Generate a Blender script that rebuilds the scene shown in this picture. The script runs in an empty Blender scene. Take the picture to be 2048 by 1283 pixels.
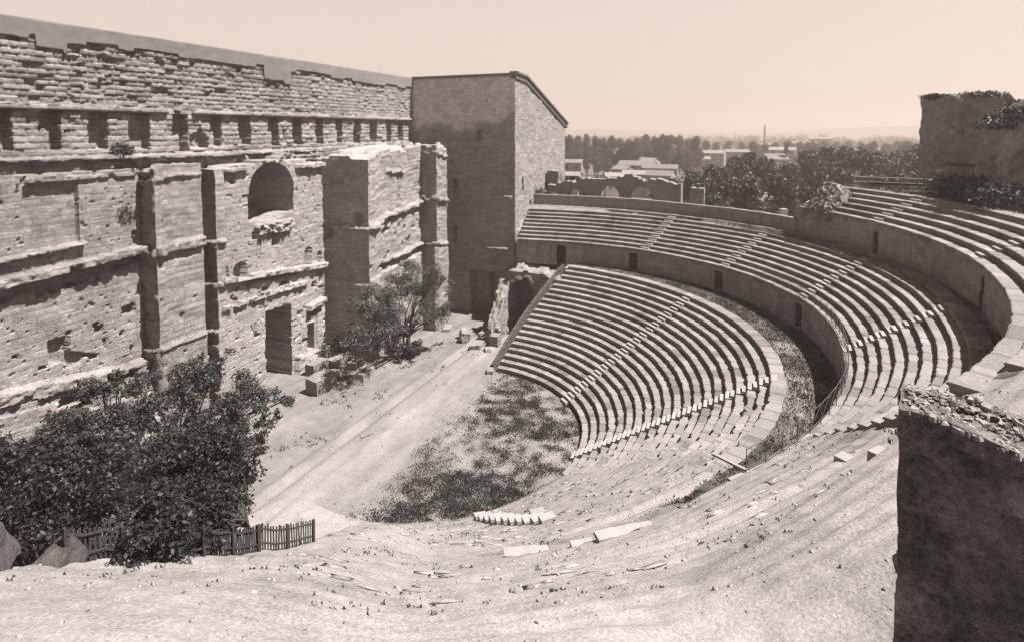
import bpy, math, random
import numpy as np
from mathutils import Matrix, Vector
random.seed(7); RNG = np.random.default_rng(11)
S = bpy.context.scene; COL = S.collection
R_ = math.radians

# ------------------------------------------------------------------ noise
def _h(ix, iy, iz, s=0):
    M = np.uint32
    with np.errstate(over='ignore'):
        h = (ix.astype(np.int64).astype(M) * M(374761393) + iy.astype(np.int64).astype(M) * M(668265263)
             + iz.astype(np.int64).astype(M) * M(2147483647 - 1900) + M(s * 974711 + 12345))
        h = (h ^ (h >> M(13))) * M(1274126177); h = h ^ (h >> M(16)); h = h * M(2246822519); h = h ^ (h >> M(15))
    return h.astype(np.float64) / 4294967295.0
def vn(x, y, z, s=0):
    x, y, z = np.broadcast_arrays(np.asarray(x, float), np.asarray(y, float), np.asarray(z, float))
    ix, iy, iz = np.floor(x), np.floor(y), np.floor(z)
    fx, fy, fz = x - ix, y - iy, z - iz
    fx, fy, fz = [f * f * (3 - 2 * f) for f in (fx, fy, fz)]
    r = 0
    for a in (0, 1):
        for b in (0, 1):
            for c in (0, 1):
                w = (fx if a else 1 - fx) * (fy if b else 1 - fy) * (fz if c else 1 - fz)
                r = r + w * _h(ix + a, iy + b, iz + c, s)
    return r
def fbm(x, y, z, o=3, s=0):
    r, a, t = 0, 1.0, 0
    for k in range(o):
        f = 2.0 ** k
        r = r + a * (vn(x * f, y * f, z * f, s + k * 17) - .5); t += a; a *= .5
    return r / t * 2          # about -1..1
def sst(a, b, x):
    t = np.clip((x - a) / (b - a), 0, 1); return t * t * (3 - 2 * t)
def stones(a, z, wc, hc, s, amp, joint=.05, gd=.06):
    """coursed masonry: outward offset for a wall coordinate a and height z"""
    z = np.broadcast_to(z, np.broadcast(a, z).shape)
    zz = z / hc + .22 * np.sin(z * 1.1 + s) + .10 * fbm(a * .25, z * .25, s * 1.0, 2, s)
    j = np.floor(zz); fz = zz - j
    o = _h(j, j * 0 + 3, j * 0, s); wv = wc * (.7 + .7 * _h(j, j * 0 + 9, j * 0, s))
    aa = a / wv + o * 7 + .06 * fbm(a, z, s * 1.0, 2, s + 5); i = np.floor(aa); fa = aa - i
    r = _h(i, j, j * 0, s + 31)
    dz = np.minimum(fz, 1 - fz) * hc; da = np.minimum(fa, 1 - fa) * wv
    edge = np.minimum(sst(0, joint * 1.6, dz), sst(0, joint * 1.6, da))
    r2 = _h(i, j, j * 0, s + 47); r3 = _h(i, j, j * 0, s + 53)
    tilt = ((fz - .5) * (r2 - .5) * 2.2 + (fa - .5) * (r3 - .5) * 2.6) * amp
    return (r - .5) * 2 * amp + tilt - (1 - edge) * gd, r

# ------------------------------------------------------------------ mesh helpers
def mk(name, v, f, mat, parent=None, tone=None, smooth=False, loose=None):
    v = np.asarray(v, float)
    me = bpy.data.meshes.new(name)
    if isinstance(f, np.ndarray):
        n = f.shape[1]
        me.vertices.add(len(v)); me.vertices.foreach_set('co', v.ravel())
        me.loops.add(f.size); me.loops.foreach_set('vertex_index', f.ravel().astype(np.int32))
        me.polygons.add(len(f))
        me.polygons.foreach_set('loop_start', np.arange(0, f.size, n, dtype=np.int32))
        me.polygons.foreach_set('loop_total', np.full(len(f), n, dtype=np.int32))
        me.update(calc_edges=True)
    else:
        me.from_pydata([tuple(p) for p in v], [], f); me.update()
    if tone is not None:
        at = me.attributes.new('tone', 'FLOAT', 'POINT'); at.data.foreach_set('value', np.asarray(tone, np.float32).ravel())
    if smooth: me.polygons.foreach_set('use_smooth', np.ones(len(me.polygons), bool))
    me.materials.append(mat)
    o = bpy.data.objects.new(name, me); COL.objects.link(o)
    if parent is not None:
        o.parent = parent
        o.matrix_parent_inverse = parent.matrix_basis.inverted()
    return o
def tag(o, label, cat, group=None):
    o['label'] = label; o['category'] = cat
    if group: o['group'] = group
    return o
def empty(name, loc, label=None, cat=None, group=None):
    o = bpy.data.objects.new(name, None); COL.objects.link(o); o.location = loc; o.empty_display_size = .3
    if label: tag(o, label, cat, group)
    return o
def struct(o, kind='structure'):
    o['kind'] = kind; return o
def gridq(n, m, flip=False):
    i = np.arange(n - 1)[:, None]; j = np.arange(m - 1)[None, :]
    a = i * m + j
    q = np.stack([a, a + m, a + m + 1, a + 1], -1).reshape(-1, 4)
    return q[:, ::-1] if flip else q
def take(v, f, sel, *attrs):
    """keep the selected faces and only the vertices they use"""
    f = f[sel]; u, inv = np.unique(f, return_inverse=True)
    return (v[u], inv.reshape(f.shape)) + tuple(a[u] for a in attrs)
class MB:
    def __init__(s): s.v = []; s.f = []; s.t = []
    def add(s, v, f, t=0.):
        b = len(s.v); s.v += [tuple(p) for p in v]; s.f += [tuple(i + b for i in q) for q in f]
        s.t += [t] * len(v)
    def box(s, c, d, rz=0., jit=0., tilt=(0, 0), t=0., taper=0.):
        M = Matrix.Rotation(rz, 3, 'Z') @ Matrix.Rotation(tilt[0], 3, 'X') @ Matrix.Rotation(tilt[1], 3, 'Y')
        v = []
        for x in (-.5, .5):
            for y in (-.5, .5):
                for z in (-.5, .5):
                    k = 1 - taper * (z + .5)
                    q = M @ Vector((x * d[0] * k + random.uniform(-jit, jit), y * d[1] * k + random.uniform(-jit, jit), z * d[2] + random.uniform(-jit, jit)))
                    v.append((c[0] + q.x, c[1] + q.y, c[2] + q.z))
        s.add(v, [(0, 1, 3, 2), (4, 6, 7, 5), (0, 4, 5, 1), (2, 3, 7, 6), (0, 2, 6, 4), (1, 5, 7, 3)], t)
    def tube(s, a, b, r0, r1, n=6):
        a, b = Vector(a), Vector(b); d = (b - a).normalized()
        x = d.orthogonal().normalized(); y = d.cross(x); v = []
        for p, r in ((a, r0), (b, r1)):
            for k in range(n):
                t = 2 * math.pi * k / n; v.append(p + x * math.cos(t) * r + y * math.sin(t) * r)
        s.add(v, [(k, (k + 1) % n, n + (k + 1) % n, n + k) for k in range(n)] + [tuple(range(n))[::-1], tuple(range(n, 2 * n))])
    def build(s, name, mat, parent=None, smooth=False):
        return mk(name, s.v, s.f, mat, parent, tone=s.t, smooth=smooth)

# ------------------------------------------------------------------ materials
TINT = (1.0, .935, .918)
def stone_mat(name, val, var=.5, big=.18, mid=1.1, fine=6.0, bump=.5, bdist=.06, tint=TINT, rough=.95, streak=0., grain=1.0, brick=None):
    m = bpy.data.materials.new(name); m.use_nodes = True; nt = m.node_tree; N = nt.nodes; L = nt.links
    b = N['Principled BSDF']; b.inputs['Roughness'].default_value = rough
    b.inputs['Specular IOR Level'].default_value = .08
    g = N.new('ShaderNodeNewGeometry')
    def noise(sc, det, ro=.6, vec=None):
        n = N.new('ShaderNodeTexNoise'); n.inputs['Scale'].default_value = sc; n.inputs['Detail'].default_value = det
        n.inputs['Roughness'].default_value = ro; L.new(vec or g.outputs['Position'], n.inputs['Vector']); return n.outputs['Fac']
    def math_(op, a, bb):
        n = N.new('ShaderNodeMath'); n.operation = op
        for k, q in enumerate((a, bb)):
            if isinstance(q, (int, float)): n.inputs[k].default_value = q
            else: L.new(q, n.inputs[k])
        return n.outputs[0]
    n1 = noise(big, 3); n2 = noise(mid, 4); n3 = noise(fine, 3, .7)
    s = math_('ADD', math_('MULTIPLY', math_('SUBTRACT', n1, .5), 1.5), math_('MULTIPLY', math_('SUBTRACT', n2, .5), 1.6))
    s = math_('ADD', s, math_('MULTIPLY', math_('SUBTRACT', n3, .5), 2.4 * grain))
    if streak:
        mp = N.new('ShaderNodeMapping'); mp.inputs['Scale'].default_value = (1.6, 1.6, .12); L.new(g.outputs['Position'], mp.inputs['Vector'])
        s = math_('ADD', s, math_('MULTIPLY', math_('SUBTRACT', noise(1.3, 3, .6, mp.outputs['Vector']), .5), streak))
    bh = None
    if brick:                                    # courses of ashlar: joints a little dark and sunk, stones of slightly different tone
        sp = N.new('ShaderNodeSeparateXYZ'); L.new(g.outputs['Position'], sp.inputs[0]); cv = N.new('ShaderNodeCombineXYZ')
        wz = math_('MULTIPLY', math_('SUBTRACT', noise(.35, 2), .5), .9); wa = math_('MULTIPLY', math_('SUBTRACT', n2, .5), .25)
        L.new(math_('ADD', math_('ADD', sp.outputs[0], sp.outputs[1]), wa), cv.inputs[0]); L.new(math_('ADD', sp.outputs[2], math_('ADD', wz, math_('MULTIPLY', wa, .5))), cv.inputs[1])
        bk = N.new('ShaderNodeTexBrick'); bk.inputs['Scale'].default_value = 1.0; bk.inputs['Brick Width'].default_value = brick[0]; bk.inputs['Row Height'].default_value = brick[1]
        bk.inputs['Mortar Size'].default_value = brick[2]; bk.inputs['Mortar Smooth'].default_value = .3; bk.inputs['Color1'].default_value = (.2, .2, .2, 1); bk.inputs['Color2'].default_value = (.8, .8, .8, 1); bk.inputs['Mortar'].default_value = (.5, .5, .5, 1)
        bk.offset_frequency = 2; bk.squash = 1.3; bk.squash_frequency = 3; L.new(cv.outputs[0], bk.inputs['Vector'])
        s = math_('ADD', s, math_('MULTIPLY', math_('SUBTRACT', bk.outputs['Color'], .5), brick[3]))
        s = math_('SUBTRACT', s, math_('MULTIPLY', math_('MULTIPLY', bk.outputs['Fac'], noise(.7, 3)), brick[4])); bh = bk.outputs['Fac']
    at = N.new('ShaderNodeAttribute'); at.attribute_name = 'tone'
    f = math_('MULTIPLY', math_('ADD', 1.0, math_('MULTIPLY', s, var)), math_('ADD', 1.0, at.outputs['Fac']))
    f = math_('MINIMUM', math_('MAXIMUM', math_('MULTIPLY', f, val), .02), .85)
    cc = N.new('ShaderNodeCombineColor')
    for k, t in enumerate(tint): L.new(math_('MULTIPLY', f, t), cc.inputs[k])
    L.new(cc.outputs[0], b.inputs['Base Color'])
    if bump:
        bp = N.new('ShaderNodeBump'); bp.inputs['Strength'].default_value = bump; bp.inputs['Distance'].default_value = bdist
        hh = math_('ADD', n3, math_('MULTIPLY', n2, 1.5)); hh = math_('SUBTRACT', hh, math_('MULTIPLY', bh, 1.0)) if bh else hh
        L.new(hh, bp.inputs['Height']); L.new(bp.outputs[0], b.inputs['Normal'])
    return m
def leaf_mat(name, val, tint=(.96, 1, .93), trans=.25):
    m = bpy.data.materials.new(name); m.use_nodes = True; nt = m.node_tree; N = nt.nodes; L = nt.links
    b = N['Principled BSDF']; b.inputs['Roughness'].default_value = .55; b.inputs['Specular IOR Level'].default_value = .35
    at = N.new('ShaderNodeAttribute'); at.attribute_name = 'tone'
    a = N.new('ShaderNodeMath'); a.operation = 'MULTIPLY_ADD'; a.inputs[1].default_value = val; a.inputs[2].default_value = val
    L.new(at.outputs['Fac'], a.inputs[0])
    cc = N.new('ShaderNodeCombineColor')
    for k, t in enumerate(tint):
        q = N.new('ShaderNodeMath'); q.operation = 'MULTIPLY'; q.inputs[1].default_value = t; L.new(a.outputs[0], q.inputs[0]); L.new(q.outputs[0], cc.inputs[k])
    L.new(cc.outputs[0], b.inputs['Base Color'])
    if trans:
        tr = N.new('ShaderNodeBsdfTranslucent'); L.new(cc.outputs[0], tr.inputs['Color'])
        mx = N.new('ShaderNodeMixShader'); mx.inputs[0].default_value = trans
        L.new(b.outputs[0], mx.inputs[1]); L.new(tr.outputs[0], mx.inputs[2]); L.new(mx.outputs[0], N['Material Output'].inputs[0])
    return m
M_WALL = stone_mat('weathered limestone', .18, .34, mid=1.3, fine=6.5, bump=.5, bdist=.06, streak=.3, grain=2.0, brick=(1.2, .46, .028, 1.1, 1.5))
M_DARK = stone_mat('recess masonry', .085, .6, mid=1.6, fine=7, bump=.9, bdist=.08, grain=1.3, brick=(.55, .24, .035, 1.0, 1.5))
M_COPE = stone_mat('mortar coping', .137, .22, mid=.8, fine=9, bump=.25, streak=1.0)
M_TOWER = stone_mat('wing masonry', .144, .28, mid=1.6, fine=5, bump=.4, bdist=.05, streak=.35, grain=2.0, brick=(.8, .4, .026, 1.7, 2.4))
M_COPE_D = stone_mat('weathered coping tiles', .10, .4, bump=.4)
M_SEAT = stone_mat('seat stone', .173, .20, mid=1.0, fine=7, bump=.35, bdist=.03, grain=2.0)
M_STEP = stone_mat('pale step stone', .209, .16, mid=1.5, fine=9, bump=.3, bdist=.03)
M_POD = stone_mat('podium plaster stone', .2, .34, mid=.9, fine=5.5, bump=.5, streak=1.6, grain=2.2, brick=(1.1, .55, .02, .5, 1.2))
M_GROUND = stone_mat('pale trodden earth', .158, .28, grain=1.8, mid=.9, fine=10, bump=.5, bdist=.05)
M_HILL = stone_mat('rubble slope', .21, .30, big=.3, mid=1.2, fine=13, bump=.4, bdist=.05, grain=2.1)
M_RUBBLE = stone_mat('broken limestone', .180, .4, mid=2, fine=9, bump=.8)
M_RUIN = stone_mat('dark rubble masonry', .19, .5, mid=1.2, fine=6, bump=.9, bdist=.1, grain=1.3)
M_ROCK = stone_mat('grey boulder', .065, .5, mid=1.6, fine=8, bump=.8)
M_STUB = stone_mat('old rubble and plaster', .095, .75, mid=1.1, fine=9, bump=1.0, bdist=.10, grain=1.3)
M_PLAIN = stone_mat('far fields', .086, .5, big=.004, mid=.03, fine=.3, bump=0)
M_HOUSE = stone_mat('lime washed wall', .230, .12, bump=.1)
M_ROOF = stone_mat('canal tiles', .158, .25, fine=4, bump=.3)
M_GLASS = stone_mat('shaded window', .036, .2, bump=0, rough=.4)
M_WOOD = stone_mat('weathered wood', .040, .4, fine=14, bump=.3, tint=(1, .96, .93))
M_IRON = stone_mat('painted iron', .072, .3, fine=12, bump=0, rough=.6, tint=(1, .97, .95))
M_BARK = stone_mat('bark', .050, .4, fine=12, bump=.6)
M_LEAF = leaf_mat('fig leaf', .043); M_LEAF_D = leaf_mat('dark shrub leaf', .02); M_LEAF_O = leaf_mat('olive leaf', .072)
M_LEAF_F = leaf_mat('far foliage', .030); M_GRASS = leaf_mat('dry dark grass', .043, (1, 1, .9), .2); M_WEED = leaf_mat('weeds', .072, (1, 1, .9), .2)

# ------------------------------------------------------------------ camera
CX, CY, CZ, YAW, PIT, FPX, PPY = -44.12259, -26.15908, 27.94285, 0.40131, 0.05748, 1162.10485, 329.88881
Fv = Vector((math.cos(YAW) * math.cos(PIT), math.sin(YAW) * math.cos(PIT), -math.sin(PIT)))
Rv = Vector((math.sin(YAW), -math.cos(YAW), 0)); Uv = Rv.cross(Fv)
cd = bpy.data.cameras.new('camera'); co = bpy.data.objects.new('camera', cd); COL.objects.link(co)
m4 = Matrix((Rv, Uv, -Fv)).transposed().to_4x4(); m4.translation = (CX, CY, CZ); co.matrix_world = m4
cd.sensor_width = 36; cd.lens = FPX / 2048 * 36; cd.shift_y = -(641.5 - PPY) / 2048; cd.clip_start = .1; cd.clip_end = 20000
S.camera = co
# survey helpers: sight lines taken from the photograph, cut with known planes of the building
def ray(u, v): return Fv + Rv * ((u - 1024) / FPX) - Uv * ((v - PPY) / FPX)
def hy(u, v, Y):
    d = ray(u, v); t = (Y - CY) / d.y; return Vector((CX + d.x * t, Y, CZ + d.z * t))
def hx(u, v, X):
    d = ray(u, v); t = (X - CX) / d.x; return Vector((X, CY + d.y * t, CZ + d.z * t))
def hz(u, v, Z):
    d = ray(u, v); t = (Z - CZ) / d.z; return Vector((CX + d.x * t, CY + d.y * t, Z))
def hd(u, v, D):
    d = ray(u, v); t = D / math.hypot(d.x, d.y); return Vector((CX + d.x * t, CY + d.y * t, CZ + d.z * t))

# ------------------------------------------------------------------ light
SAZ, SEL = R_(9.0), R_(60)                    # sun a little east of the audience's back
sun_dir = Vector((math.sin(SAZ) * math.cos(SEL), -math.cos(SAZ) * math.cos(SEL), math.sin(SEL)))
sl = bpy.data.lights.new('sun', 'SUN'); sl.energy = 5.0; sl.angle = R_(.5); sl.color = (1, .95, .90)
so = bpy.data.objects.new('sun', sl); COL.objects.link(so); so.rotation_euler = sun_dir.to_track_quat('Z', 'Y').to_euler()
W = bpy.data.worlds.new('World'); S.world = W; W.use_nodes = True; nt = W.node_tree; N = nt.nodes; L = nt.links
sk = N.new('ShaderNodeTexSky'); sk.sky_type = 'NISHITA'; sk.sun_disc = False; sk.sun_elevation = SEL; sk.sun_rotation = math.pi - SAZ
sk.dust_density = 3.0; sk.air_density = 1.0
bw = N.new('ShaderNodeRGBToBW'); L.new(sk.outputs[0], bw.inputs[0])
ad = N.new('ShaderNodeMath'); ad.operation = 'MULTIPLY'; ad.inputs[1].default_value = 2.16
pw = N.new('ShaderNodeMath'); pw.operation = 'POWER'; pw.inputs[1].default_value = .2; L.new(bw.outputs[0], pw.inputs[0])
tc = N.new('ShaderNodeTexCoord'); sx = N.new('ShaderNodeSeparateXYZ'); L.new(tc.outputs['Generated'], sx.inputs[0])
mr = N.new('ShaderNodeMapRange'); mr.interpolation_type = 'SMOOTHSTEP'; mr.inputs[1].default_value = .32; mr.inputs[2].default_value = .6; mr.inputs[3].default_value = 1.0; mr.inputs[4].default_value = .25
L.new(sx.outputs[2], mr.inputs[0])
mu = N.new('ShaderNodeMath'); mu.operation = 'MULTIPLY'; L.new(pw.outputs[0], mu.inputs[0]); L.new(mr.outputs[0], mu.inputs[1]); L.new(mu.outputs[0], ad.inputs[0])
cc = N.new('ShaderNodeCombineColor')
for k, t in enumerate((1.0, .838, .765)):
    q = N.new('ShaderNodeMath'); q.operation = 'MULTIPLY'; q.inputs[1].default_value = t; L.new(ad.outputs[0], q.inputs[0]); L.new(q.outputs[0], cc.inputs[k])
bg = N['Background']; L.new(cc.outputs[0], bg.inputs[0]); bg.inputs[1].default_value = .1
S.view_settings.view_transform = 'Standard'; S.view_settings.look = 'None'; S.view_settings.exposure = 1.57; S.view_settings.gamma = 1

# ------------------------------------------------------------------ terrain
def cutY(x): return np.interp(x, [-60, -35, -27, -21, -13, -10], [-10.5, -10.5, -10.2, -7.6, -7.0, -6.0])
def dev_front(th): return np.interp(th, [-130, -113, -89, -69, -47, -25, 4], [0, .2, .4, 1.0, .7, -.5, -2.4])
def dev_up(th): return np.interp(th, [-124, -95, -75, -60, -50], [0, .1, .7, .9, .9])
def dev_top(th): return np.interp(th, [-119, -110, -90, -67, -45, -25, 3], [-.8, .1, .3, 1.25, 1.5, .2, -.8])
FLOOR = 1.5
def dev(Rr, th):
    f = np.clip((Rr - 31.3) / 5.75, 0, 1)
    return (dev_front(th) * (1 - f) + dev_top(th) * f) * sst(28.2, 30.5, Rr) * (1 - sst(37.4, 38.4, Rr)) * (1 - sst(-105, -122, th)) + dev_up(th) * sst(37.4, 38.4, Rr) * (th < -50)
def profile(Rr, th):
    s = Rr - dev(Rr, th)
    s = np.where((Rr >= 28.2) & (s < 28.21) & (th > -110), 28.21, s)
    far = np.interp(s, [13.05, 13.1, 28.1, 28.2, 32.7, 32.8, 37.0, 37.06, 40.0, 40.1, 42.8, 42.9, 50, 75], [1.45, 1.2, 9.6, 10.45, 10.45, 13.0, 16.2, 16.95, 16.95, 19.5, 21.3, 21.95, 22.2, 22])
    mid = np.interp(Rr, [13.1, 27.3, 28.1, 29, 31.2, 31.3, 37, 37.4, 38.6, 42.8, 50, 75], [1.85, 10.15, 10.25, 10.4, 10.5, 13.05, 16.8, 17.2, 19.3, 21.75, 22.4, 23])
    near = np.interp(Rr, [13.1, 18, 30, 40, 51, 55, 75], [1.65, 4.25, 11.5, 18.0, 25.2, 25.6, 27])
    near = near + 1.0 * sst(-149, -157, th) * sst(14, 22, Rr) * sst(50, 42, Rr)
    w1 = np.where(Rr < 28, sst(-94, -112, th), np.where(Rr < 31.2, sst(-121, -127.5, th), np.where(Rr < 37.0, sst(-102, -116, th), np.where(Rr < 38.6, sst(-112, -124, th), sst(-104, -120, th))))); w2 = np.where(Rr < 25, sst(-122, -142, th), np.where((Rr > 27.5) & (Rr < 31.25), sst(-123, -128, th), np.where(Rr < 36, sst(-126, -144, th), sst(-122, -142, th))))
    z = far * (1 - w1) + mid * w1
    z = z * (1 - w2) + near * w2
    # behind the rear parapet of the middle tier the hill falls away to the town
    drop = sst(-50, -48, th) * sst(39.6, 42, Rr) + (1 - sst(-50, -48, th)) * sst(-100, -80, th) * sst(52, 72, Rr) * 1.0
    return z * (1 - np.clip(drop, 0, 1)) + 1.0 * np.clip(drop, 0, 1)
def T(x, y, noise=True):
    Rr = np.hypot(x, y); th = np.degrees(np.arctan2(y, x)); th = np.where(th > 90, th - 360, th)
    z = np.where(Rr < 13.05, FLOOR, profile(Rr, np.clip(th, -200, 10)))
    left = sst(cutY(x) + .0, cutY(x) + 5.5, y) * (x < 0)
    z = z * (1 - left) + FLOOR * left
    right = sst(-.6, .2, y - np.interp(x, [12, 26.5], [0, -4.0])) * (x > 0) * (x < 31.2)
    z = z * (1 - right) + FLOOR * right
    z = z - 1.3 * np.exp(-((x + 35.6) ** 2 + (y + 26.9) ** 2) / (2 * 1.9 ** 2)) - .8 * np.exp(-((x + 34.2) ** 2 + (y + 29.5) ** 2) / (2 * 1.5 ** 2))   # hollow at the foot of the wall stub
    if noise:
        wn = sst(-95, -125, th) * (Rr > 13.2) * (1 - .5 * left)
        z = z + wn * (.16 * fbm(x * .35, y * .35, 0 * x, 4, 3) + .05 * fbm(x * 2.2, y * 2.2, 0 * x, 3, 8))
        z = z + wn * .10 * np.abs(((Rr - 13.1) / .75) % 1 - .5) * 2 * (Rr < 44) * np.clip(1 + 1.5 * fbm(x * .15, y * .15, 0 * x, 2, 9), 0, 2)
        z = z + (Rr < 13.05) * .05 * fbm(x * .5, y * .5, 0 * x, 3, 5)
        walk = ((Rr > 28.2) & (Rr < 33) & (th > -126)) | (Rr > 43.5)
        z = z + walk * .07 * fbm(x * .9, y * .9, 0 * x, 3, 4)
    return z
def grass_mask(x, y):
    """0 bare pale earth .. 1 dark dry grass"""
    Rr = np.hypot(x, y); th = np.degrees(np.arctan2(y, x)); th = np.where(th > 90, th - 360, th)
    n = fbm(x * .28, y * .28, 0 * x, 4, 21); n2 = fbm(x * 1.3, y * 1.3, 0 * x, 3, 22)
    orch = sst(1.0, -4.5, y + 1.8 * n) * sst(13.9, 13.0, Rr)
    g = orch * np.clip(.62 + .7 * n + .9 * n2, 0, 1)
    g *= 1 - .8 * np.exp(-((x + 3) ** 2 / 9 + (y + 3.5) ** 2 / 4))
    g = np.maximum(g, np.clip(.15 + .8 * n + .6 * n2, 0, 1) * sst(3, 9, y) * .55 * (Rr < 40))
    walk = ((Rr > 28.22) & (Rr < 31.3 + dev_front(th)) & (th > -128) & (y < 0)) | ((Rr > 37.5) & (Rr < 40) & (th > -122))
    g = np.maximum(g, walk * np.clip(.8 + .8 * n + .4 * n2, 0, 1))
    g = np.maximum(g, (Rr > 44.5) * (th > -112) * np.clip(.6 + n + n2 * .5, 0, 1))
    slope = (th < -100) * (Rr > 13.2)
    g = np.maximum(g, slope * sst(46, 38, Rr) * np.clip(-.15 + .8 * fbm(Rr * .55, th * .05, 0 * x, 4, 33) + .5 * n2, 0, .6))
    return np.clip(g, 0, 1)
# the slope and hilltop, one polar sheet
def hillside():
    thA = np.concatenate([np.arange(-200, -172, .6), np.arange(-172, -118, .16), np.arange(-118, 10.01, .5)])
    Ra = np.array(sorted(set(np.round(np.concatenate([[12.7, 13.04, 13.1, 28.1, 28.2, 36.99, 37.06], np.arange(13.25, 53, .2), np.arange(53, 78, .8)]), 3))))
    t, r = np.meshgrid(np.radians(thA), Ra, indexing='ij')
    d = dev(r, np.degrees(t))
    rr = r + d; x = rr * np.cos(t); y = rr * np.sin(t); z = T(x, y)
    z[:, 0] -= .4
    q = gridq(len(thA), len(Ra), True)
    v = np.stack([x, y, z], -1).reshape(-1, 3); g = grass_mask(v[:, 0], v[:, 1])
    tone = -.72 * g + .12 * fbm(v[:, 0] * .2, v[:, 1] * .2, 0 * v[:, 0], 3, 41)
    cx = v[q].mean(1); keep = ~((cx[:, 0] > 11) & (cx[:, 0] < 26.5) & (cx[:, 1] > -.3 - .27 * (cx[:, 0] - 12))) & ~((cx[:, 0] > 26) & (cx[:, 0] < 30.6) & (cx[:, 1] > -4.4)) & ~((cx[:, 0] > 26) & (cx[:, 1] > 5.2))
    v, q, tone = take(v, q, keep, tone)
    struct(mk('hillside', v, q, M_HILL, tone=tone, smooth=True))
hillside()
def stage_floor():
    xs = np.arange(-46, 31.01, .22); ys = np.arange(-13.4, 27, .22)
    x, y = np.meshgrid(xs, ys, indexing='ij'); z = T(x, y)
    z = z - .03
    # the trench of the old stage front
    z = z - .22 * np.exp(-((y - 6.0) / .3) ** 2) * (x > -18) + .16 * np.exp(-((y - 6.7) / .35) ** 2) * (x > -18) + .1 * np.exp(-((y - 3.6) / .4) ** 2)
    v = np.stack([x, y, z], -1).reshape(-1, 3)
    g = grass_mask(v[:, 0], v[:, 1])
    path = np.exp(-((v[:, 1] - 3.2) / 2.6) ** 2)
    tone = -.5 * g + .14 * path + .28 * fbm(v[:, 0] * .25, v[:, 1] * .9, 0 * v[:, 0], 4, 44)
    q = gridq(len(xs), len(ys)); c = v[q].mean(1); Rr = np.hypot(c[:, 0], c[:, 1]); th = np.degrees(np.arctan2(c[:, 1], c[:, 0]))
    keep = ((Rr < 13.3) | (c[:, 1] > 0) | ((c[:, 0] < 0) & (c[:, 1] > cutY(c[:, 0]) + 5.6)) | ((c[:, 0] > 12) & (c[:, 1] > -4.8)))
    keep &= ~((c[:, 0] > 12) & (c[:, 1] < -.4 - .27 * (c[:, 0] - 12)) & (Rr > 13.3))
    v, q, tone = take(v, q, keep, tone)
    struct(mk('stage_floor', v, q, M_GROUND, tone=tone, smooth=True))
stage_floor()
def plain():
    xs = np.concatenate([[-9000, -3000, -800], np.arange(-200, 900, 30), [1200, 2000, 3500, 6000, 12000]])
    ys = np.concatenate([[-9000, -4000, -2000, -1000], np.arange(-500, 300, 30), [500, 1000, 2500, 9000]])
    x, y = np.meshgrid(xs, ys, indexing='ij'); z = 0 * x - .6
    struct(mk('ground', np.stack([x, y, z], -1).reshape(-1, 3), gridq(len(xs), len(ys)), M_PLAIN))
plain()

# ------------------------------------------------------------------ rough masonry box
def roughbox(name, x0, x1, y0, y1, z0, z1, mat, parent, res=.2, amp=.06, sw=.9, sh=.5, seed=1, ztop=None, feat=None, warp=.12, faces='xXyYt', tone=None):
    VV = []; QQ = []; TT = []; b = 0
    nx = max(2, int((x1 - x0) / res) + 1); ny = max(2, int((y1 - y0) / res) + 1); nz = max(2, int((z1 - z0) / res) + 1)
    X = np.linspace(x0, x1, nx); Y = np.linspace(y0, y1, ny); Z = np.linspace(z0, z1, nz)
    spec = {'x': (Y, Z, lambda a, z: (x0 + 0 * a, a, z), (-1, 0), True), 'X': (Y, Z, lambda a, z: (x1 + 0 * a, a, z), (1, 0), False),
            'y': (X, Z, lambda a, z: (a, y0 + 0 * a, z), (0, -1), False), 'Y': (X, Z, lambda a, z: (a, y1 + 0 * a, z), (0, 1), True),
            't': (X, Y, lambda a, bb: (a, bb, z1 + 0 * a), None, False)}
    for k in faces:
        A, Bq, fn, nrm, flip = spec[k]
        a, z = np.meshgrid(A, Bq, indexing='ij'); x, y, zz = fn(a, z)
        zt = ztop(x, y) if ztop is not None else z1 + 0 * x
        off = 0 * x; r = 0 * x + .5
        if nrm is not None:
            ed = np.minimum(sst(0, .3, a - A[0]), sst(0, .3, A[-1] - a)) * sst(0, .3, z1 - z)
            st, r = stones(a, z, sw, sh, seed + ord(k), amp)
            off = st * ed
            if feat is not None: off = off + feat(k, a, z) * np.minimum(sst(0, .05, a - A[0]), sst(0, .05, A[-1] - a))
        w = [warp * fbm(x * .9, y * .9, zz * .9, 3, seed + q) for q in (51, 52, 53)]
        z3 = z0 + (zz - z0) * (zt - z0) / (z1 - z0)
        x = x + w[0]; y = y + w[1]; z3 = z3 + w[2] * .6 * sst(z0, z0 + .5, zz)
        if nrm is not None: x = x + off * nrm[0]; y = y + off * nrm[1]
        else:
            z3 = z3 + .12 * fbm(x * 2, y * 2, 0 * x, 3, seed + 9) * np.minimum(sst(0, .3, a - A[0]), sst(0, .3, A[-1] - a)) * np.minimum(sst(0, .3, z - Bq[0]), sst(0, .3, Bq[-1] - z))
        VV.append(np.stack([x, y, z3], -1).reshape(-1, 3)); QQ.append(gridq(len(A), len(Bq), flip) + b); b += len(A) * len(Bq)
        tt = (r - .5) * .3
        if tone is not None: tt = tt + tone(k, a, z3)
        TT.append(tt.ravel())
    return mk(name, np.concatenate(VV), np.concatenate(QQ), mat, parent, tone=np.concatenate(TT))
def steptop(z1, step, k, sc, seed):
    return lambda x, y: z1 - step * np.floor(np.clip(vn(x * sc, y * sc, 0 * x, seed), 0, .999) * k)

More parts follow.
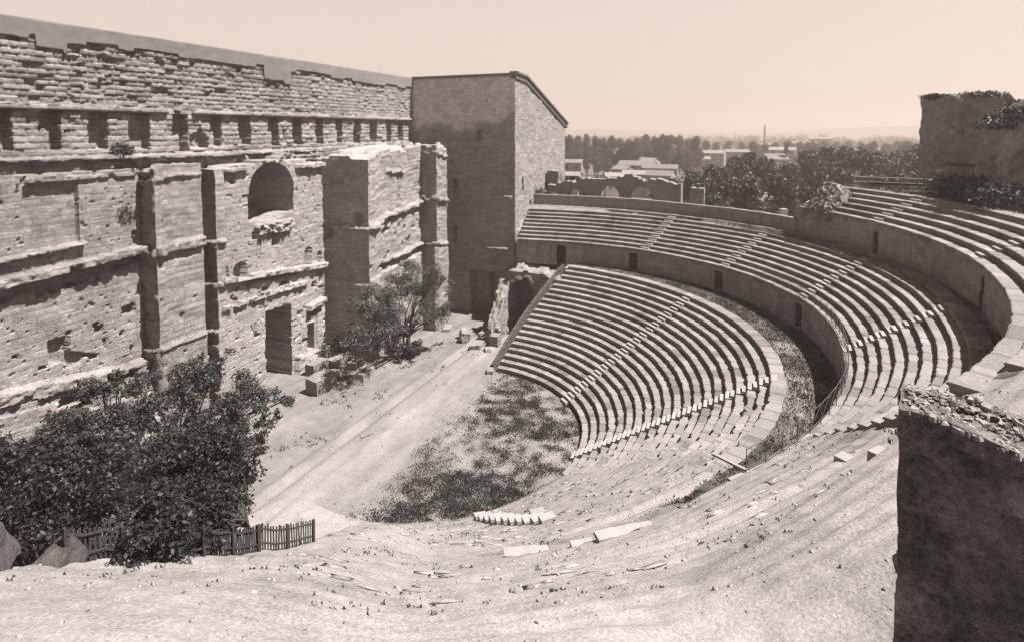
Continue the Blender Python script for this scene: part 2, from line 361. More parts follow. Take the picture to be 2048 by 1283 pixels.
# ------------------------------------------------------------------ the stage wall
wall = empty('stage_wall', (2, 24, 1.5), 'huge ruined ancient stage wall of coursed limestone with a row of niches, on the left of the theatre', 'ruin')
NICHE = [(-20.97, -20.24), (-18.55, -17.1), (-15.2, -13.7), (-12.0, -10.2), (-8.15, -6.6), (-4.3, -3.0), (-1.0, .5), (2.85, 4.4), (6.3, 7.8), (10.2, 11.4), (13.7, 14.9), (17.1, 18.5), (20.5, 22.0), (24.2, 25.5), (27.2, 28.5)]
def stage_wall():
    h = .075
    xs = np.arange(-25.5, 31.2, h); zs = np.arange(-.5, 34.95, h)
    X, Z = np.meshgrid(xs, zs, indexing='ij')
    row = np.floor(Z / .52); e = .13 * (_h(row, row * 0, row * 0, 77) - .5) + .14 * fbm(X * 0 + 1.3, Z * 1.4, 0 * X, 3, 78)
    e2 = .14 * (_h(row, row * 0 + 4, row * 0, 79) - .5) + .16 * fbm(X * 0 + 4.3, Z * 1.4, 0 * X, 3, 80)
    n1 = fbm(X * .5, Z * .5, 0 * X, 4, 1); n2 = fbm(X * 1.6, Z * 1.6, 0 * X, 3, 2); n3 = fbm(X * 4, Z * 4, 0 * X, 2, 6)
    Y = np.full_like(X, 22.0); reg = np.zeros(X.shape, int)
    zl = np.interp(X, [-27, -5, 10, 31], [26.2, 25.9, 26.0, 26.6]) + .12 * n2
    low = Z < zl
    Y = np.where(low, 21.9, Y)
    A = low & (X < -11.5 + e) & (Z < 25.2 + .3 * n1); Y = np.where(A, 21.8, Y)
    # blind panel
    pan = (X > -19.9 + .3 * e) & (X < -16.3 + .4 * e) & (Z > 19.35) & (Z < 24.1 + .12 * n2); Y = np.where(pan, 22.2, Y); reg[pan] = 30
    lt = (X > -20.3) & (X < -11.8) & (Z > 24.2) & (Z < 24.9) ; Y = np.where(lt, Y - .22 * (n2 > -.4), Y)
    # broken string course of the left bay
    zc = 18.0 + .06 * (X + 13)
    led = A & (np.abs(Z - zc) < .33 + .12 * n2) & (n1 > -.55); Y = np.where(led, 20.8 + .3 * n2, Y); reg[led] = 40
    hol = A & (Z < zc - .3) & (Z > zc - 1.5 + .9 * np.abs(n1) + .5 * n2) & (fbm(X * .35, 0 * Z + 2, 0 * X, 2, 12) > -.3); Y = np.where(hol, 22.3, Y)
    led2 = A & (np.abs(Z - (19.35 + .06 * (X + 16))) < .12) & (X < -16); Y = np.where(led2, 21.25, Y)
    holes = [(-19.35, -19.0, 15.9, 16.4), (-18.5, -18.1, 15.9, 16.2), (-17.2, -16.7, 16.1, 16.4), (-15.3, -14.9, 16.0, 16.5), (-13.6, -13.3, 16.7, 17.1), (-17.6, -16.7, 16.7, 17.8),
             (-18.75, -17.35, 10.6, 12.5), (-15.5, -14.8, 12.0, 12.5), (-13.4, -12.2, 12.8, 13.6), (-21.0, -20.7, 12.0, 12.2), (-12.2, -11.7, 18.5, 19.6)]
    for a, b, c, d in holes:
        k = (X > a + .1 * n2) & (X < b + .1 * n3) & (Z > c + .15 * n2) & (Z < d + .15 * n3); Y = np.where(k, 22.5, Y)
    tri = (X > -17.8) & (X < -15.3) & (Z > 10.2 + .4 * n2) & (Z < 10.3 + (-15.3 - X) * .45); Y = np.where(tri, 22.3, Y)
    # projecting lower ledge and plinth of the left bay
    zb = 9.5 - .14 * (X + 21)
    led3 = A & (np.abs(Z - zb) < .45 + .2 * n1) & (X < -11.8); Y = np.where(led3, 20.5 + .35 * n2 + .3 * (n1 > .15), Y); reg[led3] = 40
    gapb = A & (Z < zb + .1) & (Z > zb - 1.9) & (X > -15.2) & (X < -13.0) & (n2 > -.2); Y = np.where(gapb, 21.9, Y)
    pl = A & (Z < zb - .55); Y = np.where(pl, 20.9 - .25 * np.floor((zb - Z) / 1.1) * .8, Y)
    ar = (((X + 17.7) / 1.25) ** 2 + ((Z - 7.5) / 1.05) ** 2 < 1) & (Z > 7.5); Y = np.where(ar, 22.1, Y); reg[ar] = 31
    # (the first pier is a mass of its own, below)
    # recess between the pier and the middle bay
    G = (X > -7.1 + e2) & (X < -5.55 + e) & (Z < 24.4); Y = np.where(G, 22.6, Y)
    k = G & (((np.abs(Z - 17.6) < .2 + .2 * n2)) | ((Z < 7 + 2 * n1) & (n2 > .1))); Y = np.where(k, 20.9 + .4 * n2, Y)
    # middle bay
    Ct = 25.35 + .3 * np.floor(2.5 * fbm(X * .3, 0 * Z, 0 * X, 2, 91)) - .5 * sst(-3.5, -5.6, X)
    C = (X > -5.2) & (X < 8.9 + e2) & (Z < Ct); Y = np.where(C, 20.1, Y)
    ring = C & (np.hypot(X - 1.2, Z - 21.75) < 3.75) & (Z > 21.75); Y = np.where(ring, 19.95, Y)
    k = C & (X > -4.6) & (X < -1.9) & (np.abs(Z - 24.25 - .15 * n2) < .18); Y = np.where(k, 19.6, Y)
    k = C & (X > -4.7) & (X < -3.3) & (Z > 22.9) & (Z < 24.0) & (n2 > .1); Y = np.where(k, 20.6, Y)
    k = C & (X > 4.6) & (np.abs(Z - 24.15 - .2 * n2) < .25); Y = np.where(k, 19.55 + .2 * n2, Y)
    k = C & (X > 5.2) & (Z > 24.5) & (n2 > -.1); Y = np.where(k, 21.3, Y)
    arch = ((np.hypot(X - 1.2, Z - 21.75) < 3.0 + .1 * n2) & (Z > 21.7)) | ((np.abs(X - 1.2) < 3.0 + .1 * n2) & (Z <= 21.75) & (Z > 18.75 + .5 * n1 + .25 * (X - 1.2) * (X > 1.2)))
    Y = np.where(arch, 25.2, Y); reg[arch] = 33
    k = arch & (X > 2.3 + .1 * n2) & (X < 3.3 + .1 * n2) & (Z < 19.3 + .3 * n1 + .6 * (X - 2.3)); Y = np.where(k, 24.2 + .3 * n2, Y)
    k = C & (X > -1.2) & (X < 3.8) & (Z > 17.5 + .3 * n1) & (Z < 18.6) & (n2 > -.45); Y = np.where(k, 19.6 + .5 * n3, Y)
    k = C & (X > 1.1) & (X < 2.4) & (Z > 15.9 + .5 * n2) & (Z < 17.4); Y = np.where(k, 20.9, Y)
    k = C & (X > -1.4) & (X < -.8) & (Z > 17.2) & (Z < 17.9); Y = np.where(k, 20.9, Y)
    zm = 13.75 - .1 * (X + 3.6)
    k = C & (np.abs(Z - zm) < .3 + .12 * n2) & (n1 > -.7); Y = np.where(k, 19.5 + .3 * n2, Y); reg[k] = 40
    k = C & (Z < zm - .25) & (Z > zm - .9 + .3 * n1) & (X > -2.4) & (X < 4.6) & (n2 > -.5); Y = np.where(k, 20.7, Y)
    for cx_, w_, a, b in ((-2.9, .85, 13.6, 15.2), (6.35, .55, 12.9, 15.0), (8.2, .35, 12.8, 14.2), (-4.7, .4, 14, 15.2), (8.3, .3, 10.6, 12.2), (2.6, 1.0, 11.0, 12.0), (.0, .4, 10.9, 12.2), (-3.6, .3, 10.3, 11.9), (-5, .35, 9.4, 11), (7.2, .4, 10.2, 10.9)):
        k = C & (((np.abs(X - cx_) < w_ + .12 * n2) & (Z > a) & (Z < b - w_)) | ((np.hypot(X - cx_, Z - b + w_) < w_ + .12 * n2) & (Z > a))); Y = np.where(k, 21.1, Y)
    k = C & (Z < 11.4 + .3 * n1) & (Z > 10.9 + .3 * n1) & (n2 > -.3) & (X < 6); Y = np.where(k, 19.7 + .25 * n2, Y)
    pock = (C | A) & (Z < 13) & (vn(X * 1.5, Z * 1.5, 0 * X, 61) > .85); Y = np.where(pock, Y + .45, Y)
    door = (X > .0 + .12 * n2) & (X < 3.55 + .12 * n2) & (Z < 9.3 + .08 * n2 - .06 * (X - 1.8) + .1); Y = np.where(door, 27.0, Y); reg[door] = 34
    sd = (X > 6.0 + .1 * n2) & (X < 7.0) & (Z > 3.3) & (Z < 6.3); Y = np.where(sd, 21.6, Y); reg[sd] = 34
    k = C & (X > 5.9) & (X < 8.6) & (np.abs(Z - 8.35 - .15 * (X - 7)) < .3); Y = np.where(k, 19.4 + .2 * n2, Y)
    k = C & (X > 6.2) & (X < 8.2) & (Z > 7.1) & (Z < 8.0); Y = np.where(k, 20.9, Y)
    k = C & (X > 7.2) & (X < 7.7) & (Z > 2) & (Z < 7.2); Y = np.where(k, 20.9, Y)
    k = C & (X > 3.9) & (X < 9) & (Z < 3.2 + .6 * n1); Y = np.where(k, 19.4 + .2 * n2, Y)
    # niches of the upper storey
    for i, (a, b) in enumerate(NICHE):
        bot = 26.35 + .3 * _h(np.array([i]), np.array([1]), np.array([0]), 5)[0]; top = 29.45
        if i in (4,): bot = 26.1
        w_ = .1 * n2 + .1 * n3
        k = (X > a + w_) & (X < b + .5 * e + w_) & (Z > bot + .15 * n2) & (Z < top); Y = np.where(k, 23.05, Y); reg[k] = 1 + i
        if i % 3 == 1 or i == 5:
            k2 = k & (X < a + .62 * (b - a)) & (Z < bot + 1.5 + .25 * n2); Y = np.where(k2, 22.5, Y)
    between = (Z > 26.4) & (Z < 29.4) & (reg == 0)
    Y = np.where(between, Y + .16 * n1 + .22 * np.maximum(n2, 0) , Y)
    k = between & (X > -6.4) & (X < -4.5) & (Z < 28.2 - .9 * np.abs(X + 5.4) + .4 * n2); Y = np.where(k, 22.75, Y)
    k = between & (X > 4.9) & (X < 5.5) & (Z > 26.7) & (Z < 28.1); Y = np.where(k, 22.9, Y)
    # cornice over the niches
    zc = 29.75
    cor = (np.abs(Z - zc) < .2 + .06 * n2) & ~((X > -8.7) & (X < -6.2) & (n2 > -.3)); Y = np.where(cor, 21.62 + .1 * n2, Y); reg[cor] = 41
    led4 = (np.abs(Z - zl + .2) < .16 + .1 * n1) & (X < 9) & (n1 > -.45); Y = np.where(led4, 21.3 + .2 * n2, Y)
    rub = (Z < zl - .3) & (Z > 24.9) & (X > -16) & (X < 10); Y = np.where(rub, Y - .45 * n1 - .5 * n2, Y)
    # masonry relief
    up = sst(29.9, 30.2, Z)
    ru = up * sst(26, -8, X); s1, r1 = stones(X, Z, .82, .44, 3, .065, .055, .13); s2, r2 = stones(X, Z, 1.0, .55, 8, .012, .05, .022); s3, r3 = stones(X, Z, 1.05, .5, 13, .06, .05, .10)
    lost = up * ((fbm(X * .55, Z * .9, 0 * X, 4, 15) > .36) * .16 + (_h(np.floor(r1 * 9999), 0 * X, 0 * X, 16) > .90) * .22)
    off = up * (s1 * (.45 + .55 * ru) + .06 * n2 * (.4 + .6 * ru) + .045 * n3 - lost * (.4 + .6 * ru)) + (1 - up) * np.where(Z > 24.6, s3 + .1 * n2, s2 + .035 * n2 + .025 * n3)
    deep = np.isin(reg, [33, 34]) | ((reg > 0) & (reg < 30))
    off = np.where(deep, off * .6, off)
    pit = (vn(X * 3.3, Z * 3.3, 0 * X, 62) > .86) & (Z < 25) & (reg == 0); Y = np.where(pit, Y + .13, Y)
    Y = Y - off + .02 * n3
    # light and dark stones
    tone = (np.where(up > .5, r1, np.where(Z > 24.6, r3, r2)) - .5) * .32 - .10 * sst(29, 31, Z) + .10 * sst(19, 10, Z)
    tone = tone - .22 * sst(.2, .6, fbm(X * .22, Z * .3, 0 * X, 4, 18)) * (Z > 20)
    tone = tone + .24 * sst(-10, 4, X) * (Z < 25) - .1 * (X < -12) + .10 * sst(0, 25, X) * (Z > 25)
    v = np.stack([X, Y, Z], -1).reshape(-1, 3); q = gridq(len(xs), len(zs)); tone = tone.ravel()
    rf = reg.ravel()[q].max(1)
    names = {0: 'wall_face', 30: 'blind_panel', 31: 'arched_recess', 32: 'pier', 33: 'arched_window', 34: 'doorway', 40: 'string_course', 41: 'cornice'}
    for r in sorted(set(rf)):
        if r in (34,):
            cx = v[q].mean(1)[:, 0]
            for s in ((rf == r) & (cx < 5), (rf == r) & (cx >= 5)):
                a, b, c = take(v, q, s, tone); mk('doorway', a, b, M_WALL, wall, tone=c)
            continue
        a, b, c = take(v, q, rf == r, tone)
        mk(names.get(int(r), 'niche'), a, b, M_WALL, wall, tone=c)
    # body behind the face, and the top
    m = MB(); m.box((2.1, 28.4, 17.2), (58.2, 2.2, 35.4)); m.build('wall_core', M_DARK, wall)
    a, z = np.meshgrid(np.arange(-26, 31.05, .07), np.linspace(0, 1, 12), indexing='ij')
    nb = fbm(a * .35, 0 * a, 0 * a, 3, 70)
    bot = 34.85 + .07 * fbm(a * 1.5, 0 * a, 0 * a, 2, 73) - .3 * (vn(a * .5, 0 * a, 0 * a, 71) > .62) - .85 * ((a > -18.6) & (a < -16.6)) - 1.5 * ((a > 2.4) & (a < 6.2)) - .35 * sst(6, 24, a)
    zz = bot + (36.0 - bot) * z; y = 21.87 + .03 * fbm(a * 2, zz * 2, 0 * a, 3, 72)
    vf = np.stack([a, y, zz], -1); n, mm = a.shape
    top = np.stack([a[:, -1:], y[:, -1:] * 0 + 29.5, zz[:, -1:] + .05], -1); bt = np.stack([a[:, :1], y[:, :1] + .6, zz[:, :1]], -1)
    vf = np.concatenate([bt, vf, top], 1)
    mk('coping', vf.reshape(-1, 3), gridq(n, mm + 2), M_COPE, wall, tone=(.25 * sst(-10, 28, vf[..., 0]) - .12).ravel())
stage_wall()
# the pier of the left bay, the jamb of the middle bay and the two masses against the wing
def bfeat(k, a, z):
    o = 0 * a; n1 = fbm(a * .5, z * .5, 0 * a, 4, 121); n2 = fbm(a * 1.7, z * 1.7, 0 * a, 3, 122)
    o = np.where(np.abs(z - 17.95 - .15 * n1) < .42 + .2 * n2, .45 + .25 * n2, o)
    o = np.where((z < 17.4) & (z > 16.9 + .5 * n1), -.12, o)
    o = np.where(z < 9.5, .22, o); o = np.where(np.abs(z - 9.6) < .14, .45, o); o = np.where(np.abs(z - 24.0) < .2, .25 + .2 * n2, o)
    o = np.where((vn(a * 1.6, z * 1.6, 0 * a, 123) > .9) & (z < 14), -.3, o)
    if k == 'x': o = o + .12 * np.floor(3 * n1) * (z < 24)
    return o
roughbox('pier', -11.5, -7.1, 19.9, 22.6, .5, 24.9, M_WALL, wall, .13, .02, .9, .55, 24, steptop(25.1, .3, 3, .7, 12), bfeat, .10, 'xXyt')
def cfeat(k, a, z):
    n2 = fbm(a * 1.7, z * 1.7, 0 * a, 3, 126); rowz = np.floor(z / .5)
    o = .16 * (_h(rowz, rowz * 0, rowz * 0, 127) - .5) if k == 'x' else 0 * a
    o = np.where(np.abs(z - 17.7) < .25 + .15 * n2, .4, o); o = np.where((np.abs(z - 13.6) < .3), .35 + .2 * n2, o)
    if k == 'x': o = np.where((z < 9 + 2 * n2) & (np.floor(z / .5) % 3 == 0), .25 + .2 * n2, o)
    return o
roughbox('jamb', -5.6, -4.6, 20.02, 22.7, .5, 24.5, M_WALL, wall, .13, .025, .9, .5, 26, steptop(24.7, .3, 3, .7, 14), cfeat, .10, 'xyt', tone=lambda k, a, z: .14 + 0 * a)
def dfeat(k, a, z):
    o = 0 * a; n1 = fbm(a * .5, z * .5, 0 * a, 4, 101); n2 = fbm(a * 1.7, z * 1.7, 0 * a, 3, 102)
    if k == 'y':
        zl = 17.6 + .11 * (a - 10.3) + .25 * n1
        o = np.where((np.abs(z - zl) < .3 + .15 * n2), .55 + .3 * n2, o)
        o = np.where((z < zl - .25) & (z > zl - .9 + .5 * n1) & (a > 12), -.25, o)
        zl = 12.7 + .06 * (a - 13.5)
        o = np.where((np.abs(z - zl) < .25 + .1 * n2) & (a > 12.8), .45, o); o = np.where((z < zl - .2) & (z > zl - 1.0) & (a > 13), -.2, o)
        o = np.where(z < zl - 1.2, .35 + .1 * n2, o)
        o = np.where((a > 14) & (a < 18) & (np.abs(z - 23.5) < .15), .25, o)
        o = np.where((a > 16.6) & (a < 16.95) & (z < 23.4) & (z > 19.6), -.4, o)
        o = np.where((a > 16.2) & (a < 21.3) & (z > 19.5) & (z < 23.4), o - .12, o)
        o = np.where((vn(a * 1.4, z * 1.4, 0 * a, 104) > .88) & (z < 17), -.5, o)
        o = np.where((np.hypot(a - 18.5, (z - 14) * .7) < .5), -.6, o)
    if k == 'x':
        zl = 17.7 - .05 * (a - 15)
        o = np.where(np.abs(z - zl) < .22 + .1 * n2, .5, o); o = np.where((z < zl) & (z > zl - 1.2) & (a > 20.2), -.6, o)
        o = np.where(np.abs(z - 10.6) < .3, .25, o); o = np.where(z < 10.3, .15 + .1 * n2, o)
        o = np.where((np.hypot(a - 16.4, z - 18.9) < .8 + .2 * n2), -.8, o)
        o = np.where((z > 22.8) & (z < 24) & (a > 18.5), -.25 + .2 * n2, o)
    return o
roughbox('pier', 10.5, 21.9, 14.9, 21.7, .5, 26.2, M_WALL, wall, .16, .045, .9, .5, 21, lambda x, y: 25.0 + .09 * (x - 10.5) + .35 * np.floor(3 * vn(x * .45, y * .45, 0 * x, 9)) - .3, dfeat, .14, 'xyXt', tone=lambda k, a, z: (.16 + 0 * a) if k == 'y' else .45 + 0 * a)  # shaded side coloured paler than the front to brighten its shade
def efeat(k, a, z):
    o = 0 * a; n2 = fbm(a * 1.7, z * 1.7, 0 * a, 3, 112)
    o = np.where(np.abs(z - 19.0) < .28 + .1 * n2, .45, o); o = np.where(np.abs(z - 25.0) < .2, .25, o)
    o = np.where((np.abs(z - 13) < .25), .35, o); o = np.where(z < 12.6, .25, o)
    return o
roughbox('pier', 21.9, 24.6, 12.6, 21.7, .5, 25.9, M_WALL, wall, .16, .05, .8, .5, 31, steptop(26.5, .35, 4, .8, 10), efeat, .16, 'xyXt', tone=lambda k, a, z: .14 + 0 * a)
roughbox('pier', 24.6, 31.2, 18.5, 21.7, .5, 25.9, M_WALL, wall, .3, .05, .8, .5, 35, None, None, .1, 'xyt')

# ------------------------------------------------------------------ the tall wing at the end of the stage wall
wing = empty('side_wing', (31, 5.3, .5), 'tall plain masonry wing with a sloping coping at the far end of the stage wall', 'tower')
def roof_z(x): return np.interp(x, [31, 34.9, 53.9], [36.0, 35.7, 29.4])
def side_wing():
    h = .14; X0, Y0 = 31.0, 5.26
    def corner(z): return .05 * fbm(z * 1.2, 0 * z, 0 * z, 3, 201)
    # shaded front
    ys = np.arange(22.4, Y0 - .01, -h); ys[-1] = Y0; zs = np.arange(-.5, 36.01, h); zs[-1] = 36.0
    a, z = np.meshgrid(ys, zs, indexing='ij'); reg = np.zeros(a.shape, int)
    n2 = fbm(a * 1.5, z * 1.5, 0 * a, 3, 202); n1 = fbm(a * .5, z * .5, 0 * a, 3, 203)
    off = 0 * a
    def rect(y0, y1, z0, z1, d, r=0):
        k = (a > y0 + .06 * n2) & (a < y1 + .06 * n2) & (z > z0) & (z < z1); off[k] = d; reg[k] = r; return k
    rect(10.55, 11.25, 26.7, 28.2, -.8, 2); rect(14.55, 15.15, 18.9, 20.9, -.7, 2); rect(14.55, 15.15, 11.6, 13.8, -.7, 2); rect(12.7, 13.4, 30.6, 32.0, -.25)
    rect(7.3, 13.4, 25.8, 26.15, .22); rect(7.6, 8.0, 19, 25.8, .12); rect(5.9, 15.0, 18.3, 18.75, .3); rect(5.7, 6.9, 18.3, 18.9, .55)
    rect(6.3, 9.9, 11.0, 11.5, .7); rect(9.9, 14.6, 11.7, 12.2, .2); rect(5.3, 12.2, 9.0, 9.3, .15)
    rect(7.6, 12.3, .5, 7.7, -1.6, 3); rect(9.5, 9.9, 2.5, 7.4, -.9)
    for k in range(26):
        y_ = random.uniform(6, 19); z_ = random.uniform(29, 35); rect(y_, y_ + .45, z_, z_ + .3, random.choice((-.06, .04)))
    st, r = stones(a, z, .8, .42, 210, .022, .035, .03); ed = sst(0, .3, a - Y0)
    off = off + (st + .05 * n1) * ed
    x = X0 - off * np.minimum(1, sst(0, .05, a - Y0)) + corner(z); y = a + corner(z + 9) * (1 - ed)
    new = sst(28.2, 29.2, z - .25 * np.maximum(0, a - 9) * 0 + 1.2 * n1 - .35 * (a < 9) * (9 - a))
    tone = (r - .5) * .22 + 2.1 * new + .62 * (1 - new) - .12 * n1  # restored masonry on top; whole front toned paler to lift its shade
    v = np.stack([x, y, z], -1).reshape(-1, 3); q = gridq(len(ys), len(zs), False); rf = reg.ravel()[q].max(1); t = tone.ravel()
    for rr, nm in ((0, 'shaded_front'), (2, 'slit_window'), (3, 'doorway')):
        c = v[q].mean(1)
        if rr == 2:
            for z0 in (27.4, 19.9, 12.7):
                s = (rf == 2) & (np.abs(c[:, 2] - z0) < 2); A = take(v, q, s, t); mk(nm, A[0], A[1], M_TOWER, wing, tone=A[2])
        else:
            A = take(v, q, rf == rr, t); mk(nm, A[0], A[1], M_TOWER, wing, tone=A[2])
    # sunny flank
    xs = np.arange(X0, 53.9, h); a, z0 = np.meshgrid(xs, np.linspace(0, 1, 250), indexing='ij'); z = -.5 + z0 * (roof_z(a) + .5)
    n2 = fbm(a * 1.5, z * 1.5, 0 * a, 3, 212); off = 0 * a; reg = np.zeros(a.shape, int)
    k = (np.abs(a - 33.9) < .32) & (z > 19.2) & (z < 21.2); off[k] = -.7; reg[k] = 2
    k = (np.abs(a - 34.6) < .75) & (z > 8.6) & (z < 12.0) & (np.hypot(a - 34.6, z - 11.2) < .8 + 9 * (z < 11.2)); off[k] = -1.0; reg[k] = 3
    st, r = stones(a, z, .75, .4, 220, .022, .035, .04); ed = sst(0, .3, a - X0)
    off = off + (st + .07 * n2 + .06 * fbm(a * .4, z * .4, 0 * a, 2, 219)) * ed
    y = Y0 - off + corner(z + 9) * (1 - ed); x = a + corner(z) * (1 - ed)
    v = np.stack([x, y, z], -1).reshape(-1, 3); q = gridq(*a.shape); rf = reg.ravel()[q].max(1); t = ((r - .5) * .2 + .42 + 0 * a).ravel()
    for rr, nm in ((0, 'sunny_flank'), (2, 'slit_window'), (3, 'arched_doorway')):
        A = take(v, q, rf == rr, t); mk(nm, A[0], A[1], M_TOWER, wing, tone=A[2])
    # end wall, core and roof
    m = MB(); ex = 53.85
    m.add([(ex, Y0, -.5), (ex, 24, -.5), (ex, 24, 29.4), (ex, Y0, 29.4)], [(0, 1, 2, 3)])
    m.add([(31, Y0 + .4, 36.0), (34.9, Y0 + .4, 35.7), (ex, Y0 + .4, 29.4), (ex, 24, 29.4), (34.9, 24, 35.7), (31, 24, 36.0)], [(0, 1, 4, 5), (1, 2, 3, 4)])
    m.build('roof_slab', M_TOWER, wing)
    m = MB()
    P = [(30.9, 36.0), (34.9, 35.75), (54.6, 29.2)]
    for (xa, za), (xb, zb) in zip(P[:-1], P[1:]):
        for y0, y1, dz0, dz1 in ((Y0 - .42, Y0 + .8, .0, .3), (Y0 - .2, Y0 + .6, -.7, 0)):
            v = [(xx, yy, zz + dz) for xx, zz in ((xa, za), (xb, zb)) for yy in (y0, y1) for dz in (dz0, dz1)]
            m.add(v, [(0, 1, 3, 2), (4, 6, 7, 5), (0, 4, 5, 1), (2, 3, 7, 6), (0, 2, 6, 4), (1, 5, 7, 3)])
    m.build('sloping_coping', M_COPE_D, wing)
    m = MB(); m.box((30.98, 13.8, 35.9), (.5, 17.6, .35)); m.build('flat_coping', M_COPE, wing)
side_wing()

# ------------------------------------------------------------------ banks of seats
def tier(root, n, R0, z0, dr, dz, th0, th1, dev0, dev1, seed, rim=0., mat=M_SEAT, wear=None, step=.4, endrow=None, base=1.4, stairs=()):
    """n+1 rows: riser at R0+i*dr topping out at z0+i*dz, tread running to the next riser"""
    th_all = np.arange(th1, th0 + .01, step)
    for i in range(n + 1):
        ta = th_all if endrow is None else th_all[th_all >= endrow(i)]
        t = ta; f = i / n; f2 = (i + 1) / n
        d0 = dev0(t) * (1 - f) + dev1(t) * f; d1 = dev0(t) * (1 - f2) + dev1(t) * f2
        r0 = R0 + i * dr + d0; r1 = R0 + (i + 1) * dr + d1
        if i == n: r1 = r0 + max(rim, .9)
        L_ = np.radians(t) * (R0 + i * dr); blk = np.floor(L_ / 1.3 + i * .37)
        rb = _h(blk, blk * 0 + i, blk * 0, seed); fj = np.abs(L_ / 1.3 + i * .37 - blk - .5)
        jo = .03 * (fj > .47)
        wob = .03 * fbm(L_ * .6, i * 3.1 + 0 * L_, 0 * L_, 3, seed + 1) + .018 * (rb - .5) * 2
        w = wear(t, i) if wear is not None else 0 * t
        chip = (.05 + .09 * w) * np.maximum(0, fbm(L_ * 1.7, i * 2.3 + 0 * L_, 0 * L_, 3, seed + 3)) 
        zt = z0 + i * dz + .5 * wob - jo - w * .5 * dz * (.6 + .8 * vn(L_ * .4, i * 1.7 + 0 * L_, 0 * L_, seed + 2))
        zb = z0 + (i - 1) * dz - .05
        lip = .05
        prof = [(r0 + .07 + wob, zb + 0 * t), (r0 + .05 + wob, zt - .13), (r0 - lip + wob + chip, zt - .10), (r0 - lip + wob + jo + chip, zt - .02 - chip * .5), (r0 + .0 + wob + chip, zt), ((r0 + r1) / 2, zt + .005), (r1 + .1, zt + .0)]
        Rg = np.stack([p[0] for p in prof], 1); Zg = np.stack([np.broadcast_to(p[1], t.shape) for p in prof], 1)
        tr = np.radians(t)[:, None]
        v = np.stack([Rg * np.cos(tr), Rg * np.sin(tr), Zg], -1); k = len(prof); nt_ = len(t)
        vv = v.reshape(-1, 3); q = gridq(nt_, k, True)
        # closed ends
        ev = []; ef = []
        for e, fl in ((0, False), (nt_ - 1, True)):
            ring = list(v[e]); a = tr[e, 0]; zlow = (z0 + i * dz) - (base if fl is False or i > 0 else base)
            lowz = zlow if not fl else min(zlow, FLOOR - .5 if R0 < 20 else zlow)
            ring += [np.array([Rg[e, -1] * math.cos(a), Rg[e, -1] * math.sin(a), lowz]), np.array([Rg[e, 0] * math.cos(a), Rg[e, 0] * math.sin(a), lowz])]
            b = len(vv) + len(ev); ev += ring; idx = list(range(b, b + len(ring))); ef.append(tuple(idx if fl else idx[::-1]))
        allv = np.concatenate([vv, np.array(ev)]); faces = [tuple(x) for x in q.tolist()] + ef
        tone = np.repeat((rb - .5) * .34 - .35 * (fj > .46) - .25 * (vn(L_ * .5, i * 9.1 + 0 * L_, 0 * L_, seed + 6) > .72), k); tone = np.concatenate([tone, np.zeros(len(ev))])
        tone = tone - .0
        mk('seat_row', allv, faces, mat, root, tone=tone)
    for ts, wdt, i1 in stairs:
        m = MB()
        for i in range(0, i1):
            for h_, (ra, rb_) in enumerate(((-.36, .0),)):
                f = i / n; d = dev0(np.array([ts]))[0] * (1 - f) + dev1(np.array([ts]))[0] * f
                rr = R0 + i * dr + d; zc = z0 + i * dz
                a = R_(ts)
                def P(r, s, z): return (r * math.cos(a) - s * math.sin(a), r * math.sin(a) + s * math.cos(a), z)
                ww = wdt * .5 * random.uniform(.93, 1.05)
                # half-height step in front of the riser, flush kerb block at the lip
                m.box(P(rr - .21, 0, zc - dz * .5 - .14), (.42, 2 * ww, .28 + dz * .0), a, .02, t=random.uniform(-.05, .2))
                m.box(P(rr + .18, 0, zc - .05), (.40, 2 * ww, .17), a, .02, t=random.uniform(0, .25))
        m.build('stairway', M_STEP, root)
lower = empty('lower_seating', (0, -20, 1.5), 'lower bank of twenty curved stone seat rows around the grassy orchestra', 'seating')
zero = lambda t: 0 * t
def th_start(i): return -.3 - 8.2 * i / 20
def low_wear(t, i): return sst(-89, -100, t) * 1.3 + .06
